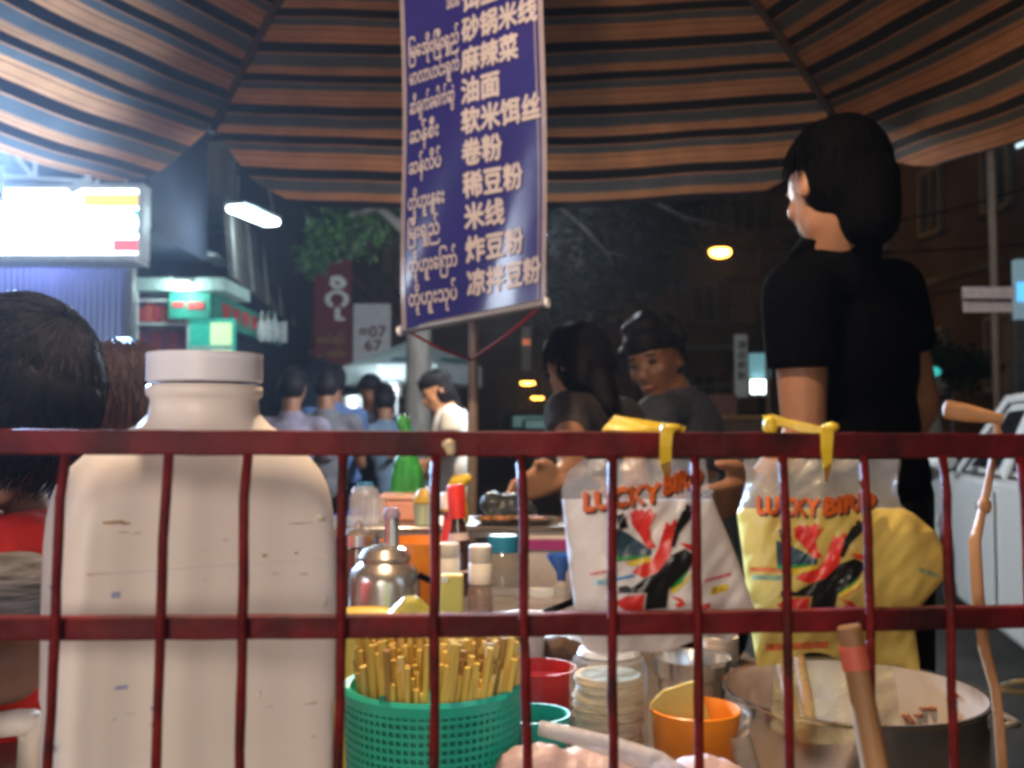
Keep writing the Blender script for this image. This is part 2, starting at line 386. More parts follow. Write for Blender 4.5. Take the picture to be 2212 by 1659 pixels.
# fascia that runs back along the street
def sq(n, pts, m, d, par=t):
    mb = MB(); mb.poly(pts, d); return part(n, mb, m, par)
pa, pb = P(454, 634, Yk), P(556, 712, 12.3)
sq('fascia', [pa, V(pa.x, 12.3, pa.z), V(pa.x, 12.3, pa.z - .28), pa - V(0, 0, .28)], MATS['green sign board'], V(.04, 0, 0))
redp = mat('red lettering', (.62, .05, .05), .5)
for i, (u0, u1) in enumerate(((372, 398), (405, 440))): kb('red_stroke', u0, u1, 652, 667 if i else 663, Yk - .075, .012, redp)
for k in range(7):
    y0 = Yk + .25 + k*.36
    sq('red_stroke', [V(pa.x + .043, y0, pa.z - .06), V(pa.x + .043, y0 + .26, pa.z - .06), V(pa.x + .043, y0 + .22, pa.z - .2), V(pa.x + .043, y0 + .04, pa.z - .2)], redp, V(.008, 0, 0))
kb('lamp_housing', 378, 410, 606, 612, Yk - .16, .05, M['steel_w'])
a = P(394, 617, Yk - .14); mb = MB(); mb.ell(a, (.075, .03, .026)); part('kiosk_lamp', mb, glow('kiosk lamp glow', (.85, .97, 1), 40), t, smooth=True)
light('kiosk_lamp_light', 'POINT', a + V(.0, -.12, -.05), 8, (.7, 1.0, .92), t, size=.05)
# red packets on the kiosk shelves
redg = [mat('red packet', (.45, .03, .03), .45), mat('dark red packet', (.24, .02, .025), .45), mat('orange red packet', (.55, .09, .04), .45), mat('maroon packet', (.14, .02, .05), .45)]
n = 0
for row, (y0, y1) in enumerate(((652, 694), (704, 761))):
    for k in range(6):
        xa = 295 + k*17.5
        hgt = y0 + random.uniform(2, 14)
        a, b = P(xa, hgt, Yk + .12), P(xa + 15.5, y1, Yk + .12)
        mb = MB(); mb.box(((a.x + b.x)/2, Yk + .18, (a.z + b.z)/2), (b.x - a.x, .12, a.z - b.z))
        o = single('snack_packet', mb, redg[(k*2 + row) % 4], '%s red packet from the left on the %s shelf of the kiosk' % (('first', 'second', 'third', 'fourth', 'fifth', 'sixth')[k], ('upper', 'lower')[row]), 'packet', 'red packets on the kiosk shelves', bevel=.008)

# tube light on the awning right of the dark notch
Yt = 10.2
t = thing('shop_awning', P(540, 600, 11), 'grey awning over the pavement with a bright fluorescent lamp hung below', 'awning')
pa = P(492, 430, Yt)
mb = MB(); mb.poly([P(492, 425, 10.1), P(505, 600, 10.1), P(655, 722, 14.2), P(640, 640, 14.2)], V(-.05, 0, .02)); part('awning_sheet', mb, M['concrete'], t)
for k in range(6):
    f = k/5; a = P(505, 600, 10.1).lerp(P(655, 722, 14.2), f); b = P(492, 425, 10.1).lerp(P(640, 640, 14.2), f)
    mb = MB(); mb.tube([a + V(.02, -.02, 0), b + V(.02, -.02, 0)], .02, 6); part('awning_rib', mb, M['grey_p'], t)
t = thing('fluorescent_lamp', P(547, 465, Yt), 'burning white fluorescent lamp slanting down beside the dark awning', 'lamp')
a, b = P(506, 447, 9.6), P(588, 480, 10.3)
mb = MB(); mb.bar(a + V(0, 0, .03), b + V(0, 0, .03), .2, .03); part('lamp_housing', mb, M['steel_w'], t)
mb = MB(); mb.bar(a - V(0, 0, .012), b - V(0, 0, .012), .17, .05); part('diffuser', mb, glow('fluorescent glow', (.82, 1.0, .98), 22), t, bevel=.015)
light('fluorescent_light', 'POINT', (a + b)/2 + V(.15, -.25, -.12), 13, (.62, .95, 1.0), t, size=.08)
mb = MB(); mb.tube([a + V(0, .1, .05), P(515, 380, 9.7)], .008, 6); mb.tube([b + V(0, .1, .05), P(580, 400, 10.4)], .008, 6); part('hanger', mb, M['grey_p'], t)
# slats catching light on the dark house
for q in ((345, 388, 500, 'upper left'), (402, 446, 540, 'middle'), (452, 488, 563, 'lower right')):
    a, b = P(q[0], q[2], 10.6), P(q[1], q[2], 10.6); mb = MB(); mb.box((a + b)/2, (b.x - a.x, .8, .03))
    single('window_hood', mb, M['steel_w'], '%s of three thin pale hoods on the dark blue house' % q[3], 'hood', 'pale window hoods on the dark blue house')

# hanging bags and coil by the kiosk
t = thing('plastic_bag', P(578, 742, 11), 'white plastic bags hung in a bunch right of the kiosk', 'bag')
for k in range(3):
    mb = MB(); c = P(565 + 14*k, 716, 11 + .1*k); mb.ell(c, (.065, .05, .13)); mb.tube([c + V(0, 0, .1), c + V(0, 0, .25)], [.03, .008])
    part('bag', remesh(mb, .02, 3), mat('white film bag', (.6, .63, .62), .4, alpha=.9), t, smooth=True)
mb = MB(); mb.tube([P(611 + 9*math.cos(q*1.0), 694 + q*.85, 11) + V(0, .05*math.sin(q), 0) for q in [k*.5 for k in range(110)]], .006, 5)
single('wire_coil', mb, M['steel_w'], 'pale wire coil hanging beside the white bags by the kiosk', 'coil', smooth=True)

# upright signs
def upright(name, x0p, x1p, y0p, y1p, Y, m, label, lines):
    t = thing(name, P((x0p + x1p)/2, y1p, Y), label, 'sign')
    a, b = P(x0p, y0p, Y), P(x1p, y1p, Y)
    mb = MB(); mb.box(((a.x + b.x)/2, Y + .06, (a.z + b.z)/2), (b.x - a.x, .1, a.z - b.z)); part('board', mb, m, t, bevel=.01)
    mb = MB(); mb.tube([V(a.x, Y + .1, a.z - .2), V(a.x - 1.2, Y + .5, a.z - .2)], .025, 6); mb.tube([V(a.x, Y + .1, b.z + .2), V(a.x - 1.2, Y + .5, b.z + .2)], .025, 6)
    part('bracket', mb, M['grey_p'], t)
    for s, lx0, lx1, by, hp, lm in lines:
        lettering(s, lambda u, v, lx0=lx0, lx1=lx1, by=by, hp=hp: P(lx0 + (lx1 - lx0)*u, by - hp*v, Y + .004), lm, t, .02)
    return t
wl = mat('pale lettering', (.62, .62, .62), .5, emit=(.4, .42, .45), es=.25); yl = mat('yellow lettering', (.55, .38, .08), .5); dr = mat('dark red lettering', (.3, .02, .03), .5)
upright('shop_sign', 678, 757, 560, 790, 14.2, mat('dark red board', (.13, .010, .014), .5, emit=(.10, .006, .01), es=.2), 'tall dark red upright sign with two pale letters', [('ဒ', 712, 742, 618, 40, wl), ('ဂို', 704, 752, 662, 62, wl), ('ထမင်းဆိုင်', 684, 744, 740, 22, yl), ('ဟင်း', 708, 744, 770, 22, yl)])  # board emits a little in place of light falling on it
upright('shop_sign', 763, 842, 656, 800, 16.5, mat('pale board', (.55, .56, .56), .5, emit=(.4, .42, .46), es=.28), 'pale upright sign with red figures behind the white parasol', [('=07', 776, 834, 728, 34, dr), ('67', 788, 824, 757, 32, dr)])  # glow put into the board so it shows without a lamp near
upright('shop_sign', 1588, 1616, 722, 858, 17, mat('white strip board', (.6, .62, .6), .5, emit=(.5, .52, .5), es=.10), 'narrow white upright sign with dark characters beside the blue lit sign', [(c_, 1593, 1611, 752 + 22*i, 19, mat('dark lettering', (.03, .04, .05), .5)) for i, c_ in enumerate('酒店茶饭')])
upright('shop_sign', 1127, 1147, 706, 800, 45, mat('dim lit board', (.35, .33, .3), .5, emit=(.5, .4, .35), es=.06), 'narrow far upright sign above the distant street lamps', [('88', 1129, 1145, 745, 18, mat('red lit lettering', (.8, .2, .1), .5, emit=(1, .25, .1), es=.7))])
t = thing('lit_shop_sign', P(1640, 855, 18), 'lit pale blue sign above a glowing white shop window', 'sign')
kb('blue_panel', 1620, 1664, 763, 815, 18, .1, mat('lit blue panel', (.2, .45, .5), .5, emit=(.22, .48, .55), es=.55), t)
kb('white_panel', 1624, 1658, 820, 850, 17.9, .1, glow('lit white shop window', (.9, 1, .98), 5), t)
kb('frame', 1617, 1668, 853, 858, 17.8, .3, M['grey_p'], t)
t = thing('lit_shop_sign', P(2230, 720, 12), 'bluish lit sign cut by the right edge of the picture', 'sign')
kb('lit_panel', 2196, 2290, 560, 690, 12, .12, mat('dim lit blue', (.3, .45, .5), .5, emit=(.32, .5, .58), es=.4), t)
kb('blue_patch', 2198, 2280, 610, 650, 11.98, .02, glow('blue lit patch', (.1, .45, 1), 1.6), t)
kb('bracket', 2196, 2290, 690, 925, 12, .12, M['grey_p'], t)
YT = 8.2
t = thing('tube_light', P(2180, 300, YT), 'pair of pale tube lamps high at the right edge under the umbrella', 'lamp')
for q in ((2138, 318, 2168, 304), (2186, 300, 2216, 282), (2196, 316, 2216, 308)):
    mb = MB(); mb.tube([P(q[0], q[1], YT), P(q[2], q[3], YT)], .018, 8); part('tube', mb, glow('pale tube', (.7, .9, 1), .9), t)
mb = MB(); mb.tube([P(2150, 312, YT + .05), P(2260, 262, YT + .05), P(2420, 262, YT + .05)], .012, 6); part('arm', mb, M['grey_p'], t)
light('tube_glow', 'POINT', P(2200, 310, YT - .6), 20, (.78, .92, 1.0), t, size=.15)

# street lamps along the road
def street_lamp(X, Y, Z, label, power, lw):
    t = thing('street_lamp', (X + .9, Y, 0), label, 'street lamp', 'orange street lamps along the road')
    mb = MB(); mb.tube([(X + .9, Y, 0), (X + .9, Y, Z + .05), (X + .75, Y, Z + .2), (X + .1, Y, Z + .16)], [.09, .06, .045, .04], 8); part('pole', mb, mat('dark lamp pole', (.004, .004, .004), .9, spec=.1), t, smooth=True)
    mb = MB(); mb.ell((X, Y, Z + .1), (lw*1.15, .16, .07)); part('lamp_head', mb, M['grey_p'], t, smooth=True)
    mb = MB(); mb.ell((X, Y - .02, Z + .01), (lw, .17, .115)); part('lamp_glass', mb, glow('sodium glow', (1.0, .44, .06), 22), t, smooth=True)
    light('sodium_light', 'POINT', (X, Y - .1, Z - .25), power, SODIUM, t, size=.15)
a = P(1555, 546, 22); street_lamp(a.x, 22, a.z, 'nearest orange street lamp glowing beside the standing man', 70, .235)
a = P(1140, 828, 84); street_lamp(a.x, 84, a.z, 'upper of the two far orange street lamps at the end of the road', 160, .6)
a = P(1161, 860, 118); street_lamp(a.x, 118, a.z, 'lower and farther of the two small orange lamps at the end of the road', 160, .75)

# street name sign on a pole
Yp = 8.6
t = thing('street_sign', (P(2140, 0, Yp).x, Yp, 0), 'street sign of two pinkish white plates on a tall brown pole', 'sign')
mb = MB(); mb.tube([(P(2140, 0, Yp).x, Yp, 0), P(2138, 300, Yp)], .035, 10); part('pole', mb, mat('brown pole', (.16, .10, .07), .6), t, smooth=True)
for (x0p, x1p, y0p, y1p) in ((2079, 2190, 620, 645), (2081, 2188, 650, 674)):
    kb('sign_plate', x0p, x1p, y0p, y1p, Yp - .05, .012, mat('pink white plate', (.66, .50, .46), .5), t)
mb = MB(); a = P(2085, 647.5, Yp - .06); b = P(2186, 648.5, Yp - .06); mb.bar(a, b, .012, .022); part('cross_bar', mb, M['black'], t)

# ---- trees
leaf_m = [mat('leaf green', (.032, .085, .016), .5, 0, .5, 3, 0), mat('dark leaf', (.007, .014, .006), .8, 0, .4, 3, 0, spec=.05)]
def leaves(cs, n, sz, seed):
    rnd = random.Random(seed); mb = MB()
    for i in range(n):
        c, r = cs[rnd.randrange(len(cs))]
        p = Vector(c) + V(*[rnd.gauss(0, .42)*r[k] for k in range(3)])
        d = V(rnd.gauss(0, 1), rnd.gauss(0, 1), rnd.gauss(-.5, .8)).normalized(); q = d.orthogonal().normalized()
        q.rotate(Matrix.Rotation(rnd.uniform(0, 6.3), 3, d)); L = sz*rnd.uniform(.6, 1.4)
        nn = d.cross(q)*L*.08
        mb.add([p, p + d*L*.5 + q*L*.24 + nn, p + d*L, p + d*L*.5 - q*L*.24 + nn], [(0, 1, 2, 3)])
    return mb
def tree(name, base, trunk, limbs, cs, n, sz, lm, label, seed, tm):
    t = thing(name, base, label, 'tree')
    mb = MB(); mb.tube(*trunk, 12); part('trunk', mb, tm, t, smooth=True)
    for l in limbs: mb = MB(); mb.tube(*l, 7); part('limb', mb, tm, t, smooth=True)
    o = part('crown', leaves(cs, n, sz, seed), lm, t); o['kind'] = 'stuff'
    return t
bark = mat('grey bark', (.17, .15, .13), .85, 0, .35, 14, .7, stretch=(1, 1, .3))
Y = 7.6
b0 = P(900, 0, Y); b0.z = 0
tree('street_tree', b0, ([b0, P(902, 925, Y), P(905, 760, Y), P(902, 560, Y), P(915, 380, Y + .2), P(925, 150, Y + .4)], [.12, .105, .095, .09, .075, .05]),
     [([P(903, 520, Y), P(820, 450, Y + .3), P(730, 470, Y + .5), P(668, 540, Y + .5)], [.05, .035, .02, .008]), ([P(910, 400, Y), P(980, 250, Y), P(1040, 120, Y)], [.05, .035, .02]), ([P(820, 450, Y + .3), P(760, 400, Y + .6)], [.03, .01])],
     [(P(676, 556, Y + .4), (.10, .2, .12)), (P(700, 510, Y + .5), (.12, .3, .13)), (P(735, 505, Y + .5), (.2, .3, .2)), (P(780, 470, Y + .6), (.4, .4, .25)), (P(840, 460, Y + .6), (.4, .4, .3)), (P(800, 400, Y + .7), (.5, .5, .3)), (P(950, 250, Y + 1), (.9, .9, .7))],
     2900, .085, leaf_m[0], 'grey tree trunk left of the woman in white with green lit leaves', 3, bark)
Y = 13
b0 = P(1262, 0, Y); b0.z = 0
tree('street_tree', b0, ([b0, P(1262, 800, Y), P(1258, 600, Y), P(1245, 450, Y), P(1215, 300, Y)], [.2, .17, .15, .12, .06]),
     [([P(1200, 440, Y - 1), P(1260, 490, Y - 1), P(1310, 545, Y - 1), P(1326, 575, Y - 1)], [.03, .025, .018, .008]), ([P(1310, 545, Y - 1), P(1350, 552, Y - 1)], [.015, .005]), ([P(1400, 430, Y - 1), P(1480, 470, Y - 1), P(1600, 500, Y - .6)], [.025, .018, .008]), ([P(1258, 620, Y), P(1330, 520, Y), P(1420, 420, Y)], [.09, .06, .03])],
     [(P(1240, 480, Y), (.5, .8, .6)), (P(1320, 520, Y - .3), (.5, .7, .5)), (P(1400, 480, Y), (.6, .8, .5)), (P(1290, 600, Y), (.4, .6, .5)), (P(1330, 400, Y), (1.0, .8, .6)), (P(1460, 430, Y + .5), (.7, .8, .4)), (P(1400, 590, Y + .4), (.45, .5, .3)), (P(1230, 650, Y), (.35, .6, .45))],
     9000, .12, leaf_m[1], 'black leafy tree between the banner and the orange street lamp', 5, bark)
Y = 9.5
b0 = P(2022, 0, Y); b0.z = 0
tree('small_tree', b0, ([b0, P(2022, 925, Y), P(2014, 860, Y), P(2030, 800, Y)], [.08, .07, .06, .03]), [([P(2018, 850, Y), P(2080, 790, Y)], [.03, .01])],
     [(P(2060, 800, Y), (.25, .3, .2)), (P(2030, 770, Y), (.2, .3, .15)), (P(2100, 790, Y), (.2, .3, .15))], 1400, .08, leaf_m[1], 'small dark tree left of the street sign pole', 8, bark)
mb = MB(); mb.ell(P(2018, 803, 9.2), (.06, .05, .045))
single('signal_light', mb, glow('teal glow', (.05, .55, .5), .9), 'small turquoise lamp glowing in front of the small dark tree', 'lamp', smooth=True)
t = thing('market_canopy', P(2040, 840, 9.9), 'small pale canopy edge beneath the turquoise lamp', 'canopy')
kb('canopy_edge', 2020, 2064, 824, 836, 9.9, .6, mat('pale canopy', (.4, .36, .33), .7), t)
for x in (2022, 2062): kb('canopy_post', x - 2, x + 2, 836, 925 + 1.2/9.9*FPX, 10.0, .05, M['grey_p'], t)

# ---- parasol over the far stall
def parasol(cx, cy_, Y, rpx, label, m, zr=.34, val=.2, logo=True):
    c = P(cx, cy_, Y); r = U(rpx, Y)
    t = thing('parasol', (c.x, Y, 0), label, 'parasol')
    mb = MB(); n = 8
    tips = [V(c.x + r*math.cos(2*PI*(k + .5)/n), Y + r*math.sin(2*PI*(k + .5)/n), c.z) for k in range(n)]; top = V(c.x, Y, c.z + zr)
    for k in range(n):
        a, b = tips[k], tips[(k + 1) % n]
        mb = MB(); mb.poly([top, a, b]); mb.poly([a, b, b - V(0, 0, val), a - V(0, 0, val)]); part('panel', mb, m, t)
    mb = MB(); mb.tube([(c.x, Y, 0), top], .022, 8); part('pole', mb, M['steel_w'], t, smooth=True)
    if logo:
        for k in (5, 6):
            a, b = tips[k], tips[(k + 1) % n]; q = [top.lerp(a, .72).lerp(b, .12), top.lerp(a, .86).lerp(b, .14), top.lerp(b, .86).lerp(a, .14), top.lerp(b, .72).lerp(a, .12)]
            o_ = V(0, -.02, .014); mb = MB(); mb.poly([top.lerp(a, .8).lerp(top.lerp(b, .8), f) + o_ for f in (.2, .8)] + [top.lerp(a, .92).lerp(top.lerp(b, .92), f) + o_ for f in (.82, .18)])
            part('printed_band', mb, mat('teal print', (.06, .22, .30), .6), t)
    return t
parasol(895, 796, 11.5, 158, 'white market parasol with a teal printed band behind the tree trunk', mat('pale parasol cloth', (.62, .70, .72), .8, 0, .1, 6, .2))
parasol(690, 830, 12.5, 95, 'dark blue folded-down parasol left of the white parasol', mat('navy parasol cloth', (.02, .03, .07), .8), .35, .35, False)
parasol(755, 850, 13.5, 60, 'mustard brown parasol under the white parasol', mat('mustard parasol cloth', (.28, .17, .04), .8), .25, .15, False)
# stall under the parasol
t = thing('food_stall', P(815, 925, 10.6), 'glass fronted food stall glowing under the white parasol', 'stall')
kb('counter', 720, 880, 895, 1150, 10.6, .8, M['grey_p'], t)
kb('glass_case', 779, 858, 826, 850, 10.6, .4, mat('lit glass case', (.5, .6, .62), .2, emit=(.5, .62, .66), es=.5), t)
kb('case_shelf', 776, 862, 851, 856, 10.55, .5, M['steel_w'], t)
for x in (779, 857): kb('case_leg', x - 1.5, x + 1.5, 856, 895, 10.6, .03, M['steel_w'], t)
mb = MB(); mb.ell(P(847, 842, 10.45), (.06, .02, .02)); part('stall_lamp', mb, glow('pink lamp', (1, .75, .72), 9), t, smooth=True)
light('stall_light', 'POINT', P(800, 845, 10.2), 26, (.8, .95, 1), t, size=.06)
mb = MB(); c = P(748, 893, 10.3); mb.lathe([(.0, 0), (.10, 0), (.11, .17), (.115, .175), (.10, .17), (.095, .02)], c, 20)
single('cooking_pot', mb, M['steel_w'], 'white pot standing on the counter of the far stall', 'pot', smooth='auto')
for k, (x, y) in enumerate(((783, 893), (800, 893))):
    mb = MB(); mb.lathe([(.0, 0), (.06, 0), (.12, .03), (.12, .036), (.055, .01)], P(x, y, 10.2 + .02*k) , 18)
    single('plate', mb, M['steel_w'], ('pale plate beside the white pot', 'pale plate at the right end of the far stall counter')[k], 'plate', smooth='auto')

# ---- street stall far right of the two seated people
t = thing('food_stall', P(1580, 925, 13), 'dim reddish street stall behind the dark faced man', 'stall')
kb('back_panel', 1530, 1592, 852, 905, 13.4, .05, mat('dull red panel', (.25, .10, .08), .7), t)
kb('counter', 1525, 1665, 906, 1110, 12.8, .6, mat('brown counter', (.14, .08, .05), .6), t)
kb('counter_edge', 1560, 1664, 897, 905, 12.7, .08, mat('orange wood edge', (.4, .18, .06), .5), t)
kb('post', 1655, 1664, 740, 905, 12.9, .06, mat('brown counter post', (.2, .11, .06), .6), t)

# ---- far vehicles
def far_car(px, py, Y, yaw, body, label, w=1.6, h=1.75, Ln=3.6):
    c = P(px, py, Y); t = thing('parked_car', (c.x, Y, 0), label, 'car')
    R = Matrix.Rotation(yaw, 3, 'Z')
    def bx(n, ce, sz, m, bevel=0, par=t):
        mb = MB(); mb.box(V(c.x, Y, 0) + R @ V(*ce), sz, R); return part(n, mb, m, par, bevel=bevel)
    bx('body', (0, 0, .72), (w, Ln, .75), body, .08); bx('cabin', (0, .1, 1.1 + (h - 1.1)/2), (w*.9, Ln*.72, h - 1.1 - .004), body, .1)
    bx('rear_window', (0, -Ln*.36 + .09, 1.12 + (h - 1.1)/2), (w*.76, .03, (h - 1.1)*.62), mat('teal lit window', (.1, .2, .2), .2, emit=(.25, .5, .48), es=.25))
    for s in (-1, 1): bx('tail_light', (s*w*.42, -Ln/2 - .008, .85), (.16, .03, .2), mat('tail light', (.4, .02, .02), .3, emit=(1, .05, .03), es=1.2))
    for sx in (-1, 1):
        for sy in (-1, 1):
            mb = MB(); q = V(c.x, Y, 0) + R @ V(sx*(w/2 - .06), sy*Ln*.32, .31); mb.tube([q - R @ V(.1, 0, 0), q + R @ V(.1, 0, 0)], .31, 18)
            part('wheel', mb, M['black'], t)
    return t
far_car(1136, 925, 38, .1, mat('teal grey paint', (.18, .26, .26), .35), 'far teal windowed van between the tree and the seated woman')
far_car(1178, 925, 33, -.05, mat('dark red paint', (.16, .01, .012), .35), 'far dark red car beside the teal van', h=1.5)

# ---- white car on the right
fwd = V(.57, 2.5, 0).normalized(); lef = V(-fwd.y, fwd.x, 0)       # its left flank faces the stall
f0 = P(1972, 925, 7.3); f0.z = 0                                    # front left corner on the ground
def CP(l, w, z): return f0 - fwd*l - lef*w + V(0, 0, z)             # l back from the nose, w in from the left flank
t = thing('parked_car', CP(2, .82, 0), 'white saloon car parked at the right behind the hanging bags', 'car')
paint = mat('white car paint', (.82, .85, .87), .25, 0, .03, 3, 0, coat=.8)
def arch(cx, r=.36, z0=.2, n=9): return [(cx - r*math.cos(PI*k/(n - 1)), .3 + r*math.sin(PI*k/(n - 1))) for k in range(n)]
low = [(.02, .35), (.06, .2)] + [(.64, .2)] + arch(1.02) + [(1.4, .2), (3.0, .2)] + arch(3.38) + [(3.76, .2), (4.2, .25), (4.28, .5), (4.25, .9), (3.7, .97), (1.35, .93), (1.15, .94), (.5, .84), (.1, .74), (0, .6)]
mb = MB(); mb.poly([CP(l, .003, z) for l, z in low], -lef*1.64); part('body', mb, paint, t, bevel=.035)
cab = [(1.18, .945), (1.85, 1.36), (2.1, 1.4), (3.1, 1.39), (3.75, .975)]
ins = {0: .1, 1: .22, 2: .24, 3: .24, 4: .12}
mb = MB(); A_ = [CP(l, ins[i], z) for i, (l, z) in enumerate(cab)]; B2 = [CP(l, 1.65 - ins[i], z) for i, (l, z) in enumerate(cab)]
nn = 5; mb.add(A_ + B2, [(4, 3, 2, 1, 0), (5, 6, 7, 8, 9)] + [(i, i + 1, nn + i + 1, nn + i) for i in range(4)]); part('roof', mb, paint, t, bevel=.02)
def off(pts, d): return [p + d for p in pts]
gl = mat('dark car glass', (.02, .025, .03), .05, 0, .1, 2, 0, coat=1)
wp = [A_[0].lerp(B2[0], .07).lerp(A_[1], .08), A_[1].lerp(B2[1], .08).lerp(A_[0], .08), B2[1].lerp(A_[1], .08).lerp(B2[0], .08), B2[0].lerp(A_[0], .07).lerp(B2[1], .08)]
mb = MB(); mb.poly(off(wp, fwd*.012 + V(0, 0, .014)), fwd*.006 + V(0, 0, .006)); part('windscreen', mb, gl, t)
for l0, l1, l2, l3 in ((1.46, 1.92, 2.30, 2.18), (2.36, 2.48, 3.03, 3.45)):
    q = [CP(l0, .105, .985), CP(l1, .205, 1.29), CP(l2, .212, 1.295), CP(l3, .108, .985)]
    mb = MB(); mb.poly(off(q, lef*.012), lef*.006); part('side_window', mb, gl, t)
for a_, b_, w_ in ((CP(1.2, .09, .95), CP(1.86, .21, 1.35), .035), (CP(1.86, .21, 1.355), CP(3.1, .228, 1.375), .04), (CP(2.24, .092, .96), CP(2.42, .212, 1.34), .09)):
    mb = MB(); mb.bar(a_ + lef*.02, b_ + lef*.02, w_, .02, up=lef); part('pillar', mb, paint, t, bevel=.004)
mb = MB(); mb.poly([CP(1.46, -.008, .86), CP(1.46, -.008, .3), CP(2.4, -.008, .3), CP(2.4, -.008, .9)], lef*.004); part('door', mb, paint, t)
mb = MB(); mb.bar(CP(2.15, -.025, .8), CP(2.33, -.025, .8), .025, .03); part('door_handle', mb, M['chrome'], t)
mb = MB(); mb.ell(CP(1.5, -.08, 1.02), (.08, .1, .065)); part('wing_mirror', mb, paint, t, smooth=True)
mb = MB(); mb.poly([CP(.02, -.012, .72), CP(.02, -.012, .6), CP(.3, -.012, .62), CP(.34, -.012, .74)], lef*.01); part('headlight', mb, mat('headlight glass', (.7, .75, .8), .05, coat=1), t)
for l in (1.02, 3.38):
    for w in (.12, 1.5):
        c = CP(l, w, .3); mb = MB(); R = lef.to_track_quat('Z', 'Y').to_matrix()
        mb.lathe([(.15, -.09), (.28, -.1), (.3, -.06), (.3, .06), (.28, .1), (.18, .1)], c, 28, R); wh = part('wheel', mb, mat('tyre rubber', (.012, .012, .012), .8), t, smooth='auto', loc=c)
        mb = MB(); mb.lathe([(0, .04), (.05, .07), (.17, .06), (.185, .1)], c, 24, R); part('rim', mb, M['chrome'], wh, smooth='auto')

# ================================================================== UMBRELLA over the stall
def stripe_material():
    m = bpy.data.materials.new('striped awning cloth'); m.use_nodes = True; nt = m.node_tree; b = nt.nodes['Principled BSDF']
    b.inputs['Roughness'].default_value = .85
    uv = nd(nt, 'ShaderNodeUVMap'); sp = nd(nt, 'ShaderNodeSeparateXYZ'); nt.links.new(uv.outputs[0], sp.inputs[0])
    fr = nd(nt, 'ShaderNodeMath', operation='FRACT'); nt.links.new(sp.outputs[1], fr.inputs[0])
    cr = nd(nt, 'ShaderNodeValToRGB'); r = cr.color_ramp; r.interpolation = 'CONSTANT'
    tan, gry, blk = (.375, .150, .064, 1), (.062, .060, .058, 1), (.0035, .0035, .006, 1)
    st = [(0, tan), (.058, blk), (.067, tan), (.122, gry), (.235, tan), (.252, blk), (.38, tan), (.432, blk), (.441, tan), (.482, gry), (.495, tan), (.508, gry), (.695, tan), (.714, blk), (.872, tan), (.935, blk), (.944, tan)]
    while len(r.elements) < len(st): r.elements.new(.5)
    for e, (p, c) in zip(r.elements, st): e.position = p; e.color = c
    nt.links.new(fr.outputs[0], cr.inputs[0])
    tc = nd(nt, 'ShaderNodeTexCoord'); nz = nd(nt, 'ShaderNodeTexNoise'); nz.inputs['Scale'].default_value = 9; nz.inputs['Detail'].default_value = 7
    nt.links.new(tc.outputs['Object'], nz.inputs['Vector'])
    mr = nd(nt, 'ShaderNodeMapRange'); mr.inputs[1].default_value = .25; mr.inputs[2].default_value = .75; mr.inputs[3].default_value = .72; mr.inputs[4].default_value = 1.1
    nt.links.new(nz.outputs['Fac'], mr.inputs[0])
    mx = nd(nt, 'ShaderNodeMix', data_type='RGBA', blend_type='MULTIPLY'); mx.inputs[0].default_value = 1
    nt.links.new(cr.outputs[0], mx.inputs[6]); nt.links.new(mr.outputs[0], mx.inputs[7]); nt.links.new(mx.outputs[2], b.inputs['Base Color'])
    bp = nd(nt, 'ShaderNodeBump'); bp.inputs['Strength'].default_value = .3; bp.inputs['Distance'].default_value = .02
    nt.links.new(nz.outputs['Fac'], bp.inputs['Height']); nt.links.new(bp.outputs[0], b.inputs['Normal'])
    tl = nd(nt, 'ShaderNodeBsdfTranslucent'); ms = nd(nt, 'ShaderNodeMixShader'); ms.inputs[0].default_value = .22
    nt.links.new(mx.outputs[2], tl.inputs[0]); nt.links.new(b.outputs[0], ms.inputs[1]); nt.links.new(tl.outputs[0], ms.inputs[2])
    nt.links.new(ms.outputs[0], [n for n in nt.nodes if n.type == 'OUTPUT_MATERIAL'][0].inputs[0])
    return m
stripe = stripe_material()
apex = P(1035, -640, 2.3)
tA, tB = P(460, 272, 4.0), P(1800, 243, 4.0)
ctr = V(apex.x, apex.y, 0)
rA = (tA - ctr).to_2d(); rB = (tB - ctr).to_2d()
angB = math.atan2(rB.y, rB.x); angA = math.atan2(rA.y, rA.x)
tips = [tB, tA]
for k in range(1, 5):
    a = angA + (2*PI - (angA - angB))*k/5; rr = rA.length
    tips.append(V(ctr.x + rr*math.cos(a), ctr.y + rr*math.sin(a), (tA.z + tB.z)/2 + .12))
um = thing('market_umbrella', (apex.x, apex.y, .88), 'large market umbrella of brown, grey and black striped cloth over the stall', 'umbrella')
NR = len(tips)
def rib_pt(tip, v): return apex.lerp(tip, v) + V(0, 0, .10*math.sin(PI*min(v, 1))*1.0)
